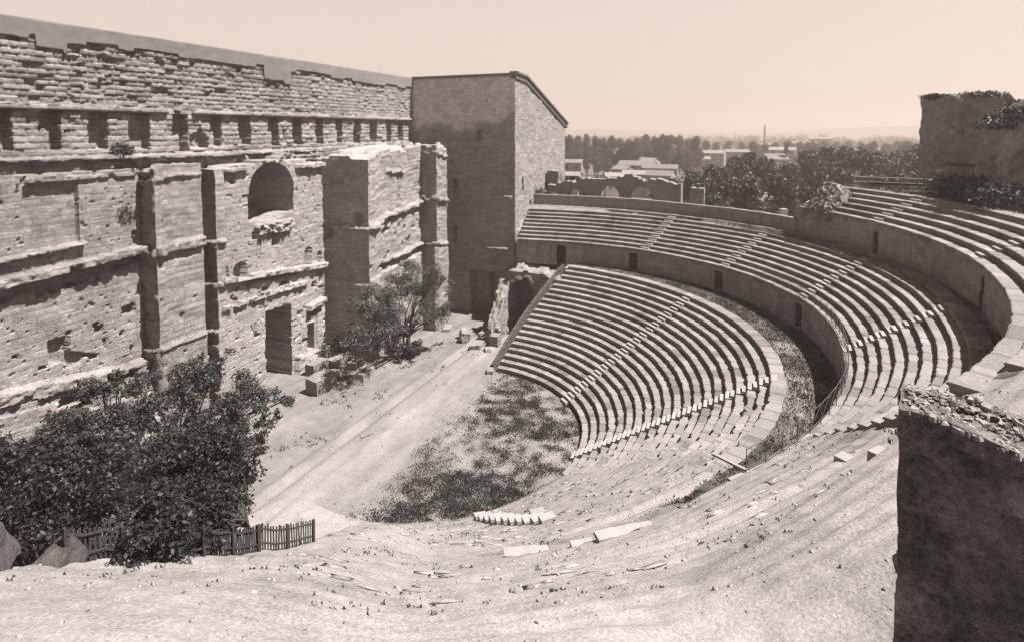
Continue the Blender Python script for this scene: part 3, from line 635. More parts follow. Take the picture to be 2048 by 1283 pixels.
# the lower bank's right-hand end is cut on a slant, so rows start at different angles
def tier_slanted():
    th_all = np.arange(-124, 0.1, .3)
    n = 19; R0, z0, dr, dz = 13.1, 1.95, .75, .4526
    for i in range(n + 1):
        t = np.concatenate([th_all[th_all < th_start(i) - .2], [th_start(i)]])
        r0 = R0 + i * dr + 0 * t; r1 = r0 + dr if i < n else r0 + .85 + .12 * fbm(np.radians(t) * 20, 0 * t, 0 * t, 2, 5)
        L_ = np.radians(t) * (R0 + i * dr); blk = np.floor(L_ / 1.3 + i * .37); rb = _h(blk, blk * 0 + i, blk * 0, 301); fj = np.abs(L_ / 1.3 + i * .37 - blk - .5)
        jo = .03 * (fj > .47); wob = .03 * fbm(L_ * .6, i * 3.1 + 0 * L_, 0 * L_, 3, 302) + .018 * (rb - .5) * 2
        w = low_wear(t, i); chip = (.05 + .1 * w) * np.maximum(0, fbm(L_ * 1.7, i * 2.3 + 0 * L_, 0 * L_, 3, 304)) * 2
        zt = z0 + i * dz + .5 * wob - jo - (w * .22 * dz * (.5 + 1.0 * vn(L_ * .4, i * 1.7 + 0 * L_, 0 * L_, 303)) + .06 * (t < -90)) * (i < 19) - (i == 19) * 1.1 * sst(-116, -124, t)
        zb = z0 + (i - 1) * dz - .25
        prof = [(r0 + .07 + wob, zb + 0 * t), (r0 + .05 + wob, zt - .13), (r0 - .05 + wob + chip, zt - .10), (r0 - .05 + wob + jo + chip, zt - .02 - chip * .5), (r0 + wob + chip, zt), ((r0 + r1) / 2, zt + .005), (r1 + .1, zt)]
        Rg = np.stack([p[0] for p in prof], 1); Zg = np.stack([np.broadcast_to(p[1], t.shape) for p in prof], 1); tr = np.radians(t)[:, None]
        v = np.stack([Rg * np.cos(tr), Rg * np.sin(tr), Zg], -1); k = len(prof); vv = v.reshape(-1, 3); q = gridq(len(t), k, True)
        a = tr[-1, 0]; ring = list(v[-1]) + [np.array([Rg[-1, -1] * math.cos(a), Rg[-1, -1] * math.sin(a), 1.0]), np.array([Rg[-1, 0] * math.cos(a), Rg[-1, 0] * math.sin(a), 1.0])]
        idx = list(range(len(vv), len(vv) + len(ring)))
        tone = np.concatenate([np.repeat((rb - .5) * .34 - .35 * (fj > .46) - .25 * (vn(L_ * .5, i * 9.1 + 0 * L_, 0 * L_, 306) > .72), k), np.zeros(len(ring))])
        mk('seat_row', np.concatenate([vv, np.array(ring)]), [tuple(x) for x in q.tolist()] + [tuple(idx)], M_SEAT, lower, tone=tone)
    for ts in (-45.8, -89.6):
        m = MB(); a = R_(ts)
        def P(r, s, z): return (r * math.cos(a) - s * math.sin(a), r * math.sin(a) + s * math.cos(a), z)
        for i in range(n + 1):
            rr = R0 + i * dr; zc = z0 + i * dz; ww = .55 * random.uniform(.92, 1.05)
            m.box(P(rr - .2, 0, zc - dz * .5 - .12), (.40, 2 * ww, .26), a, .02, t=random.uniform(-.05, .2))
            m.box(P(rr + .2, 0, zc - .06), (.44, 2 * ww, .18), a, .02, t=random.uniform(0, .25))
        m.build('stairway', M_STEP, lower)
    # slanting end wall and its hand rail kerb
    m = MB(); pts = []
    for i in range(n + 1):
        a = R_(th_start(i) + .5); r = R0 + i * dr
        pts.append((r * math.cos(a), r * math.sin(a) + .28, z0 + i * dz))
    for A, B in zip(pts[:-1], pts[1:]):
        v = [(A[0], A[1], 1.0), (B[0], B[1], 1.0), (B[0], B[1], B[2] + .25), (A[0], A[1], A[2] + .25)]
        v += [(p[0], p[1] + .32, p[2]) for p in v]
        m.add(v, [(0, 1, 2, 3), (7, 6, 5, 4), (3, 2, 6, 7), (0, 3, 7, 4), (1, 5, 6, 2)])
    m.build('end_wall', M_DARK, lower)
tier_slanted()

middle = empty('middle_seating', (0, -34, 12), 'middle bank of curved seat rows above its podium wall, below the rear parapet', 'seating')
def mid_wear(t, i): return sst(-92, -116, t) * .35
tier(middle, 9, 31.3, 13.33, .6389, .411, 8.0, -126.3, dev_front, dev_top, 401, rim=.5, wear=mid_wear, step=.35, endrow=lambda i: -126.3 if i == 0 else -115.5 - .35 * i)
def stair_set(root, angs, n, R0, z0, dr, dz, dev0, dev1, w=.55, i0=0):
    for ts in angs:
        m = MB(); a = R_(ts)
        def P(r, s, z): return (r * math.cos(a) - s * math.sin(a), r * math.sin(a) + s * math.cos(a), z)
        for i in range(i0, n + 1):
            f = i / n; t1 = np.array([ts]); d = float(dev0(t1)[0] * (1 - f) + dev1(t1)[0] * f)
            rr = R0 + i * dr + d; zc = z0 + i * dz; ww = w * random.uniform(.92, 1.05)
            if i: m.box(P(rr - .19, 0, zc - dz * .5 - .12), (.38, 2 * ww, .26), a, .02, t=random.uniform(-.05, .2))
            m.box(P(rr + .2, 0, zc - .05), (.44, 2 * ww, .18), a, .02, t=random.uniform(0, .25))
        m.build('stairway', M_STEP, root)
stair_set(middle, (-25.4, -45.5, -67.3, -90.3), 9, 31.3, 13.33, .6389, .411, dev_front, dev_top)
def podium(root, rfun, zb, zt, th0, th1, doors, seed, dn='doorway'):
    th = np.arange(th1, th0, .22); zs = np.linspace(zb, zt, 16); t, z = np.meshgrid(th, zs, indexing='ij')
    r = rfun(t); L_ = np.radians(t) * 33; s, rr_ = stones(L_, z, 1.1, .55, seed, .03, .04, .04)
    r = r - s - .05 * fbm(L_ * .8, z * .8, 0 * t, 3, seed + 2); reg = np.zeros(t.shape, int)
    for i, (c, w, h) in enumerate(doors):
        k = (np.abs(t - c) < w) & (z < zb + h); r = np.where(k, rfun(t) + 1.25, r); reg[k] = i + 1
    v = np.stack([r * np.cos(np.radians(t)), r * np.sin(np.radians(t)), z], -1).reshape(-1, 3); q = gridq(len(th), len(zs), False); rf = reg.ravel()[q].max(1)
    tone = ((rr_ - .5) * .25).ravel()
    for k in range(len(doors) + 1):
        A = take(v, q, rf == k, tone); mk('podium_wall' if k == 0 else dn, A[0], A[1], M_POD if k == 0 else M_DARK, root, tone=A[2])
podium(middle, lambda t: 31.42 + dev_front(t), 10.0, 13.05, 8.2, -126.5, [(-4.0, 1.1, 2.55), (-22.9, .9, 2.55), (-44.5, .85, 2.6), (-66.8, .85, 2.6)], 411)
# rear parapet along the top of the middle tier
def rear_parapet():
    th = np.arange(-49.5, 7.5, .4); r = 37.05 + dev_top(th) + 1.0
    zt = 18.55 + .05 * fbm(th * .5, 0 * th, 0 * th, 3, 421); z0 = 16.2
    P = []
    for rr, zz in ((r, z0 + 0 * th), (r + .02, zt - .35), (r - .06, zt - .33), (r - .06, zt), (r + .5, zt), (r + .5, z0 - 2 + 0 * th)):
        P.append(np.stack([rr * np.cos(np.radians(th)), rr * np.sin(np.radians(th)), zz], -1))
    v = np.stack(P, 1); k = v.shape[1]
    faces = [tuple(x) for x in gridq(len(th), k, True).tolist()] + [tuple(range(k))[::-1]]
    return mk('parapet_wall', v.reshape(-1, 3), faces, M_POD, middle)
rear_parapet()
m = MB()
for u, v in ((1566, 452),):
    p = hz(u, v, 17.0); m.box((p.x, p.y, 17.9), (.7, .7, 2.2), .4, .03, t=.45)
m.build('end_pillar', M_STEP, middle)

upper = empty('upper_seating', (5, -40, 18), 'upper bank of five curved seat rows on the right, above a tall curved podium wall', 'seating')
tier(upper, 5, 38.6, 19.9, .85, .42, -50.5, -124, dev_up, dev_up, 501, rim=1.6, wear=lambda t, i: sst(-95, -120, t) * .3, step=.3, endrow=lambda i: -124 + 3.0 * i)
stair_set(upper, (-65.0, -87.5), 5, 38.6, 19.9, .85, .42, dev_up, dev_up, .6)
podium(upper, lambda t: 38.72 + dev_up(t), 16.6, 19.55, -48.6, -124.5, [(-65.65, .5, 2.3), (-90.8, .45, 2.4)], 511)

# ------------------------------------------------------------------ stones, ruins and small masonry
def Tz(x, y): return float(T(np.array([float(x)]), np.array([float(y)]))[0])
def stone(name, c, d, rz, label, cat, group=None, mat=None, seed=0, tilt=(0, 0), res=.16, amp=.085):
    """one weathered block: a welded box grid pushed about by noise"""
    n = [max(3, int(q / res) + 1) for q in d]
    import itertools
    V = {}; vs = []; fs = []
    def vid(i, j, k):
        if (i, j, k) not in V:
            V[(i, j, k)] = len(vs); vs.append(((i / (n[0] - 1) - .5) * d[0], (j / (n[1] - 1) - .5) * d[1], (k / (n[2] - 1)) * d[2]))
        return V[(i, j, k)]
    for ax in range(3):
        b, c2 = [q for q in range(3) if q != ax]
        for e in (0, n[ax] - 1):
            for i in range(n[b] - 1):
                for j in range(n[c2] - 1):
                    q = []
                    for di, dj in ((0, 0), (1, 0), (1, 1), (0, 1)):
                        t = [0, 0, 0]; t[ax] = e; t[b] = i + di; t[c2] = j + dj; q.append(vid(*t))
                    fl = (e == 0) ^ (ax == 1)
                    fs.append(tuple(q[::-1] if fl else q))
    v = np.array(vs); p = v + seed * 3.7
    # rounded corners and wear
    for k, sc in ((0, 1), (1, 1), (2, 1)):
        v[:, k] += amp * fbm(p[:, 0] * 2.2, p[:, 1] * 2.2, p[:, 2] * 2.2, 3, 600 + k + seed) + 1.6 * amp * fbm(p[:, 0] * .7, p[:, 1] * .7, p[:, 2] * .7, 2, 640 + k + seed)
    M = Matrix.Rotation(rz, 3, 'Z') @ Matrix.Rotation(tilt[0], 3, 'X') @ Matrix.Rotation(tilt[1], 3, 'Y')
    v = v @ np.array(M).T
    o = mk(name, v, fs, mat or M_RUBBLE, None, tone=np.full(len(v), random.uniform(-.15, .15)))
    o.location = c
    return tag(o, label, cat, group)
G1 = 'fallen stones at the foot of the stage wall'
stone('stone_block', (1.9, 14.6, 1.4), (2.6, 1.7, 1.7), -.15, 'large squared block with a dark end, lying beside the tall doorway', 'stone', G1, seed=1, tilt=(.05, -.08))
stone('stone_block', (5.7, 12.4, 1.4), (3.0, 1.5, 1.1), .25, 'long worn block nearest the leafy tree, in front of the stacked slabs', 'stone', G1, seed=2, tilt=(0, .06))
stone('stone_block', (4.0, 15.2, 1.4), (1.8, 1.4, 1.0), .5, 'short block between the dark ended block and the long worn block', 'stone', G1, seed=3)
stone('stone_slab', (8.2, 17.4, 1.4), (3.2, 1.3, .9), -.1, 'pale flat slab under the shaded pier, left of the leafy tree', 'stone', G1, seed=4)
stone('stone_slab', (8.4, 15.3, 1.4), (2.6, 1.2, .8), .2, 'lower pale slab lying in front of the slab under the shaded pier', 'stone', G1, seed=5)
stone('stone_slab', (5.2, 18.2, 1.4), (2.4, 1.1, 1.3), .05, 'upright rough slab leaning by the small door of the stage wall', 'stone', G1, seed=6)
stone('stone_slab', (22.8, 11.6, 1.45), (1.9, 1.1, .45), .3, 'thin pale slab at the foot of the last pier', 'stone', G1, seed=7)
G2 = 'fallen stones near the ruined arch'
stone('stone_slab', (18.9, 5.2, 1.45), (1.9, 1.3, .55), .2, 'low slab on the path in front of the ruined arch', 'stone', G2, seed=8)
stone('stone_block', (19.8, 7.2, 1.45), (1.0, 1.0, 1.3), .4, 'squat upright block behind the low slab near the arch', 'stone', G2, seed=9, amp=.12)
stone('stone_block', (20.2, 3.4, 1.45), (1.3, 1.1, 1.4), .1, 'block leaning against the broken pillar of the arch', 'stone', G2, seed=10)
stone('stone_block', (18.0, 3.4, 1.45), (1.0, .7, .5), .7, 'small loose stone right of the low slab on the path', 'stone', G2, seed=12)
stone('stone_block', (12.6, .5, 1.4), (1.4, .6, .55), .3, 'pale stone at the inner corner of the lower seats', 'stone', seed=13)
stone('stone_slab', (-3.7, 4.7, 1.45), (1.1, .35, .16), -.5, 'lone white strip of stone lying on the bare stage floor', 'stone', seed=14)
# standing drum
def drum():
    vs, fs = [], []; n = 20; pr = [(0, 0), (.55, 0), (.6, .1), (.52, .35), (.5, .9), (.44, 1.15), (.3, 1.3), (0, 1.34)]
    for r, z in pr:
        for k in range(n):
            a = 2 * math.pi * k / n; q = r * (1 + .06 * math.sin(3 * a + z * 4)); vs.append((q * math.cos(a), q * math.sin(a), z))
    fs = [(i * n + k, i * n + (k + 1) % n, (i + 1) * n + (k + 1) % n, (i + 1) * n + k) for i in range(len(pr) - 1) for k in range(n)]
    o = mk('column_drum', vs, fs, M_STEP, None, tone=np.full(len(vs), .1), smooth=True); o.location = (20.8, 8.2, 1.45); tag(o, 'round pale column drum standing on the path before the ruined arch', 'column')
drum()
# ruined side-entrance arch
def archfeat(k, a, z):
    o = 0 * a
    if k == 'x':
        n2 = fbm(a * 1.6, z * 1.6, 0 * a, 3, 702)
        op = ((np.abs(a - 1.75) < 1.5 + .1 * n2) & (z < 7.4)) | (np.hypot(a - 1.75, z - 7.3) < 1.5 + .12 * n2)
        o = np.where(op, -3.2, o)
        ring = (~op) & (np.hypot(a - 1.75, z - 7.3) < 2.1) & (z > 7.3); o = np.where(ring, .14, o)
        o = np.where((a < -.3) & (z > 4) & (z < 7), -.5 * (n2 > -.1), o)
    return o
arch = empty('ruined_arch', (25.5, 1.5, 1.5), 'broken side entrance with a round dark arch, between the wing and the lower seats', 'ruin')
roughbox('arch_front', 25.0, 30.8, -3.4, 3.6, 1.0, 9.9, M_WALL, arch, .14, .06, .7, .42, 41, lambda x, y: 10.0 - .3 * np.floor(3.2 * vn(x * .7, y * .9, 0 * x, 44)) - .5 * sst(-1.2, -2.6, y), archfeat, .16, 'xyYt')
roughbox('broken_pillar', 21.3, 25.6, 3.5, 5.0, 1.0, 8.2, M_WALL, arch, .13, .06, .5, .4, 43, lambda x, y: 2.6 + 5.8 * np.floor(9 * np.clip((x - 21.3 + .5 * fbm(x * 2, y * 2, 0 * x, 2, 48)) / 3.6, 0, 1) ** .8) / 9, lambda k, a, z: .12 * fbm(a * 1.2, z * 1.2, 0 * z, 3, 46), .2, 'xXyYt')
roughbox('pillar_base', 20.6, 22.2, 4.2, 6.0, 1.0, 3.9, M_WALL, arch, .14, .1, .6, .4, 45, lambda x, y: 3.4 - .9 * sst(4.2, 5.4, y), None, .22, 'xXyYt')
terrace = roughbox('terrace_wall', 27.0, 31.5, -5.6, -3.3, 1.0, 10.3, M_RUIN, arch, .25, .06, .7, .42, 47, None, None, .1, 'xyYt')
# broken outer arcade behind the rear parapet
def arch_wall(name, p0, p1, th, z0, top, openings, mat, parent, seed):
    L_ = math.hypot(p1[0] - p0[0], p1[1] - p0[1]); s = np.arange(0, L_ + .01, .14)
    zt = np.array([top(q) for q in s]) + .22 * fbm(s * 1.3, 0 * s, 0 * s, 3, seed) + .3 * np.floor(2 * fbm(s * .4, 0 * s, 0 * s, 2, seed + 1))
    zb = np.full(len(s), z0, float)
    for c, hw, sp in openings:
        k = np.abs(s - c) < hw; zb[k] = np.maximum(zb[k], sp + np.sqrt(np.maximum(0, hw * hw - (s[k] - c) ** 2)))
    zb = np.minimum(zb, zt - .3)
    ux, uy = (p1[0] - p0[0]) / L_, (p1[1] - p0[1]) / L_; nx, ny = uy, -ux
    rows = []
    for off, zz in [(0, zb)] + [(0, zb + (zt - zb) * f) for f in np.linspace(.1, 1, 9)] + [(th, zt), (th, zb), (0, zb)]:
        w = .07 * fbm(s * 1.5, zz * 1.5, 0 * s + off, 3, seed + 3)
        rows.append(np.stack([p0[0] + ux * s + nx * (off + w), p0[1] + uy * s + ny * (off + w), zz], -1))
    v = np.stack(rows, 1)
    n_, m_ = v.shape[:2]
    faces = [tuple(x) for x in gridq(n_, m_, True).tolist()] + [tuple(range(m_ - 1))[::-1], tuple(range((n_ - 1) * m_, n_ * m_ - 1))]
    return mk(name, v.reshape(-1, 3), faces, mat, parent)
arc = empty('ruined_arcade', (40, -8, 1), 'broken row of rubble arches standing behind the rear parapet of the middle seats', 'ruin')
arch_wall('arch_row', (42.0, 3.6), (41.0, -16.5), 1.6, 13, lambda q: 20.0 + 1.4 * sst(3, 7, q) - .8 * sst(16, 19.5, q), [(4.2, .9, 18.5), (9.7, 1.6, 18.3), (14.5, 1.8, 18.2)], M_RUIN, arc, 711)
roughbox('broken_stub', 40.3, 42.3, -19.3, -17.4, 13, 19.9, M_WALL, arc, .2, .08, .6, .4, 712, steptop(20.0, .3, 3, .9, 13), None, .2, 'xXyYt')
roughbox('broken_stub', 43.6, 46, 3.0, 5.0, 10, 21.3, M_WALL, arc, .25, .08, .6, .4, 713, steptop(21.6, .5, 4, .7, 14), None, .25, 'xXyYt')
# heap of rubble at the left end of the upper seats
m = MB(); rg = random.Random(4)
for k in range(1100):
    a = rg.uniform(0, 6.283); r = math.sqrt(rg.random()); x = 25.6 + 3.6 * r * math.cos(a); y = -33.6 + 2.6 * r * math.sin(a); d = rg.uniform(.25, .8)
    m.box((x, y, 19.2 + 2.9 * (1 - r ** 1.7) + .35 * math.sin(x * 2) * math.cos(y * 2.3)), (d, d * rg.uniform(.6, 1), d * rg.uniform(.5, .9)), rg.uniform(0, 3), d * .18, (rg.uniform(-.5, .5), rg.uniform(-.5, .5)), t=rg.uniform(-.5, .25))
tag(m.build('rubble_heap', M_RUBBLE), 'pale heap of loose rubble at the left end of the upper seats', 'rubble')
# big ruins on the hilltop, upper right
rt = empty('ruined_tower', (32, -46, 20), 'square dark ruined tower with a flat broken top, on the hilltop at the right', 'tower')
def rtfeat(k, a, z):
    n2 = fbm(a * 1.3, z * 1.3, 0 * a, 3, 731)
    return .12 * fbm(a * .5, z * .5, 0 * a, 3, 732) - .35 * (vn(a * .9, z * .9, 0 * a, 733) > .86)
roughbox('tower_walls', 29.5, 36.0, -50.0, -43.2, 19, 31.6, M_RUIN, rt, .2, .09, .6, .38, 734, lambda x, y: 31.4 + .35 * np.floor(2.6 * vn(x * .5, y * .5, 0 * x, 735)) - 1.0 * sst(-49.2, -50, y), rtfeat, .3, 'xXyYt')
r2 = empty('ruined_wall', (15, -47, 20), 'round shouldered ruined wall with a small arch, cut off by the right edge', 'ruin')
def r2feat(k, a, z):
    o = .15 * fbm(a * .6, z * .6, 0 * a, 3, 741)
    if k in 'xY':
        c = -45.4 if k == 'x' else 16.5
        o = np.where(((np.hypot(a - c, z - 26.0) < .75) | ((np.abs(a - c) < .75) & (z < 26) & (z > 24.8))), -.9, o)
    return o
roughbox('wall_mass', 14.0, 20.5, -54.0, -44.2, 19, 29.6, M_RUIN, r2, .2, .10, .6, .38, 742, lambda x, y: 30.6 - 1.9 * sst(-46.6, -44.2, y) ** .7 - .25 * np.floor(3 * vn(x * .6, y * .6, 0 * x, 743)), r2feat, .35, 'xXyYt')
gp = empty('gate_pillar', (24, -42, 22), 'short pale pillar with a flat cap, standing before the ruined tower', 'pillar')
p = hd(1884, 380, 72); m = MB(); m.box((p.x, p.y, 22.6), (.55, .55, 2.6), .2, .03); m.build('pillar_shaft', M_POD, gp); m = MB(); m.box((p.x, p.y, 24.0), (.9, .8, .22), .2, .02, t=.3); m.build('cap_stone', M_POD, gp)
lh = empty('stone_hut', (22, -45, 22), 'small hut wall with a bright barred opening, between the two hilltop ruins', 'hut')
p = hd(1935, 352, 71); roughbox('hut_wall', p.x, p.x + 1.6, p.y - 1.3, p.y + 1.5, 20.5, 24.6, M_RUIN, lh, .2, .05, .5, .35, 751, None, None, .12, 'xXyY')
m = MB(); m.box((p.x + .8, p.y + .1, 24.62), (2.1, 3.3, .2), 0, .04, (.06, .1)); m.build('roof', M_ROCK, lh)
m = MB()
for k in range(4): m.box((p.x - .2, p.y - .5 + k * .33, 23.6), (.08, .16, 1.6), 0, 0, t=.2)
m.build('window_bars', M_POD, lh)
# foreground wall stub
fb = empty('wall_stub', (-34.6, -28.1, 21), 'dark rubble wall end with a crumbled pale top, close by at the lower right', 'wall')
def fbfeat(k, a, z): return .10 * fbm(a * 1.2, z * 1.2, 0 * a, 4, 761) - .05 * (vn(a * 3, z * 3, 0 * a, 762) > .8)
roughbox('stub_masonry', -34.6, -33.4, -34.5, -28.1, 17.5, 24.05, M_STUB, fb, .07, .05, .42, .26, 763, lambda x, y: 24.05 - .30 * sst(-28.3, -29.8, y) + .10 * np.floor(3 * vn(x * 1.2, y * 1.2, 0 * x, 764)) - .12, fbfeat, .09, 'xXyYt', tone=lambda k, a, z: .9 * sst(.05, .5, fbm(a * .8, z * .8, 0 * a, 4, 771)) - .3 * sst(.2, .5, fbm(a * 2.5, z * 2.5, 0 * a, 3, 772)))
m = MB(); rg = random.Random(8)
for k in range(3600):
    x, y = rg.uniform(-34.58, -33.42), rg.uniform(-34.5, -28.14); d = rg.uniform(.03, .11) * rg.uniform(.5, 1)
    zt_ = 24.05 - .30 * float(sst(-28.3, -29.8, np.array(y))) + .10 * math.floor(3 * float(vn(x * 1.2, y * 1.2, 0, 764))) - .17
    hgt_ = .10 * max(0, 1 - abs(x + 34.0) / .75) * (1 + .8 * float(fbm(x, y, 0, 2, 6)))
    m.box((x, y, zt_ + hgt_ * rg.random()), (d * 1.3, d, d * .7), rg.uniform(0, 3), d * .2, (rg.uniform(-.4, .4), rg.uniform(-.4, .4)), t=rg.uniform(-.6, .3))
m.build('crumbled_top', M_RUBBLE, fb)
fb.rotation_euler = (0, 0, R_(-13))
# old stair on the worn slope, its steps showing dark cheeks
sr = empty('worn_stair', (-19, -15, 8), 'line of eleven small stone steps climbing the worn near slope', 'stairs')
for k in range(11):
    f = k / 10; Rk = 14.7 + 8.7 * f; a = R_(-138.1 + 2.9 * f); x, y = Rk * math.cos(a), Rk * math.sin(a)
    m = MB(); m.box((x, y, Tz(x, y) + .02), (.5, .8, .62), a, .03, t=.15); m.build('stair_step', M_STEP, sr)
G3 = 'half buried stones on the worn slope'
for (u, v), dd, lab in [((1690, 915), (.45, .6, .6), 'left one of two dark sided step stones near the wall stub'), ((1750, 912), (.45, .6, .6), 'right one of two dark sided step stones near the wall stub')]:
    th = {1690: -124.9, 1750: -128.5}[u]; Rk = {1690: 35.7, 1750: 38.1}[u]; x, y = Rk * math.cos(R_(th)), Rk * math.sin(R_(th))
    stone('step_stone', (x, y, Tz(x, y) - .5), dd, R_(th), lab, 'stone', G3, M_STEP, seed=u % 17, amp=.02, res=.1)
for (x, y), dd, rz, lab in [((-23.4, -21.9), (2.3, .5, .16), R_(128), 'long pale slab lying across the slope below the wall stub'), ((-23.7, -20.4), (.9, .45, .14), R_(126), 'short pale slab beside the long slab on the slope'), ((-24.2, -18.3), (1.7, .5, .14), R_(120), 'pale slab low on the slope, nearest the bottom edge'), ((-13.0, -14.6), (.9, .6, .2), R_(130), 'small light slab under the foot of the worn stair')]:
    stone('stone_slab', (x, y, Tz(x, y) - .06), dd, rz, lab, 'stone', G3, M_STEP, seed=int(abs(x) * 10) % 23, amp=.03)
for k, (x, y, dd, lab) in enumerate([(-36.4, -9.3, (2.6, 1.3, 1.1), 'largest grey boulder at the lower left corner'), (-34.9, -8.6, (1.8, 1.0, .9), 'long grey boulder leaning beside the largest one at lower left'), (-37.6, -10.2, (1.9, 1.2, 1.0), 'dark boulder half outside the left edge, below the trees'), (-35.8, -10.4, (1.4, .8, .6), 'small flat boulder in front of the long one at lower left')]):
    stone('boulder', (x, y, Tz(x, y) - .4), dd, .5 + k, lab, 'rock', 'boulders under the dark trees', M_ROCK, seed=30 + k, tilt=(.2, .3), amp=.14)

# ------------------------------------------------------------------ fence, railings
fe = empty('picket_fence', (-29.5, -11, 13.5), 'dark wooden picket fence along the edge of the near slope, beside the trees', 'fence')
fx = [(-26.9, -10.3), (-29.9, -10.9), (-31.9, -11.2), (-33.6, -11.0), (-35.6, -10.3)]
def along(t):
    t = min(max(t, 0), len(fx) - 1.0001); i = int(t); f = t - i
    return fx[i][0] * (1 - f) + fx[i + 1][0] * f, fx[i][1] * (1 - f) + fx[i + 1][1] * f
for k in range(80):
    t = k / 79 * 4
    if 2.25 < t < 3.0 and k % 3: continue
    x, y = along(t); z = Tz(x, y); m = MB(); hgt = .9 + random.uniform(-.05, .05)
    m.box((x, y, z + hgt / 2), (.055, .022, hgt), -.17, .005, (random.uniform(-.04, .04), random.uniform(-.04, .04))); m.build('picket', M_WOOD, fe)
for k in range(8):
    x, y = along(k / 7 * 4); z = Tz(x, y); m = MB(); m.box((x, y - .06, z + .44), (.08, .08, 1.02), -.17, .01); m.build('post', M_WOOD, fe)
for hh in (.26, .76):
    m = MB()
    for k in range(20):
        a = along(k / 20 * 4); b = along((k + 1) / 20 * 4)
        m.tube((a[0], a[1] - .03, Tz(*a) + hh), (b[0], b[1] - .03, Tz(*b) + hh), .035, .035, 4)
    m.build('rail', M_WOOD, fe)
ir = empty('iron_railing', (0, -32, 13.3), 'thin lattice iron railing along the edge of the curved walkway', 'railing')
def rp(th, z): 
    r = 31.45 + float(dev_front(np.array([th]))[0]); return (r * math.cos(R_(th)), r * math.sin(R_(th)), z)
tr = np.arange(-52, -126.1, -2.5)
for th in tr: m = MB(); m.tube(rp(th, 13.1), rp(th, 14.35), .022, .022, 5); m.build('post', M_IRON, ir)
for hh in (14.33, 13.5):
    m = MB()
    for a, b in zip(tr[:-1], tr[1:]): m.tube(rp(a, hh), rp(b, hh), .02, .02, 4)
    m.build('rail', M_IRON, ir)
m = MB()
for a, b in zip(tr[:-1], tr[1:]): m.tube(rp(a, 13.5), rp(b, 14.33), .011, .011, 4); m.tube(rp(a, 14.33), rp(b, 13.5), .011, .011, 4)
m.build('lattice', M_IRON, ir)
p0, p1 = (-16.9, -24.3), (-16.0, -25.9)
stone('plank', (-16.3, -25.6, 12.6), (2.6, .16, .1), R_(62), 'pale plank laid across the end of the sunken walkway', 'plank', mat=M_STEP, amp=.01)
hr = empty('hand_rail', (27, -39, 22), 'pale post and rail barrier at the top of the upper seats', 'railing')
pa, pb = Vector((27.4, -35.6, 22.0)), Vector((26.2, -42.6, 22.0))
for k in range(6):
    q = pa.lerp(pb, k / 5); m = MB(); m.tube((q.x, q.y, 21.7), (q.x, q.y, 23.2), .06, .05, 5); m.build('post', M_STEP, hr)
for hh in (23.1, 22.6): m = MB(); m.tube((pa.x, pa.y, hh), (pb.x, pb.y, hh), .045, .045, 5); m.build('rail', M_STEP, hr)

# ------------------------------------------------------------------ plants
def leaves(blobs, n, size, seed, gap=-.1, gs=.6, flat=.25, outer=.5):
    rg = np.random.default_rng(seed); vol = np.array([b[1][0] * b[1][1] * b[1][2] for b in blobs]) ** .75
    pick = rg.choice(len(blobs), n, p=vol / vol.sum())
    d = rg.normal(size=(n, 3)); d /= np.linalg.norm(d, axis=1)[:, None]
    r = outer + (1 - outer) * rg.random(n) ** .7; r = r * (1 + .12 * rg.normal(size=n))
    c = np.array([b[0] for b in blobs])[pick]; ra = np.array([b[1] for b in blobs])[pick]
    P = c + d * ra * r[:, None]
    k = fbm(P[:, 0] * gs, P[:, 1] * gs, P[:, 2] * gs, 3, seed) > gap; P = P[k]; d = d[k]; n = len(P)
    nr = d * .7 + rg.normal(size=(n, 3)) * .8 + np.array([0, 0, flat]); nr /= np.linalg.norm(nr, axis=1)[:, None]
    t = np.cross(nr, rg.normal(size=(n, 3))); t /= np.linalg.norm(t, axis=1)[:, None] + 1e-9; b = np.cross(nr, t)
    s = size * (.55 + .9 * rg.random(n))[:, None]
    v = np.stack([P - t * s, P - b * s * .5 + t * s * .1, P + t * s, P + b * s * .5 + t * s * .1], 1).reshape(-1, 3)
    tone = np.repeat(rg.normal(size=n) * .35 + .35 * fbm(P[:, 0] * gs * 2, P[:, 1] * gs * 2, P[:, 2] * gs * 2, 2, seed + 4), 4)
    return v, np.arange(4 * n).reshape(-1, 4), np.clip(tone, -.75, 1.2)
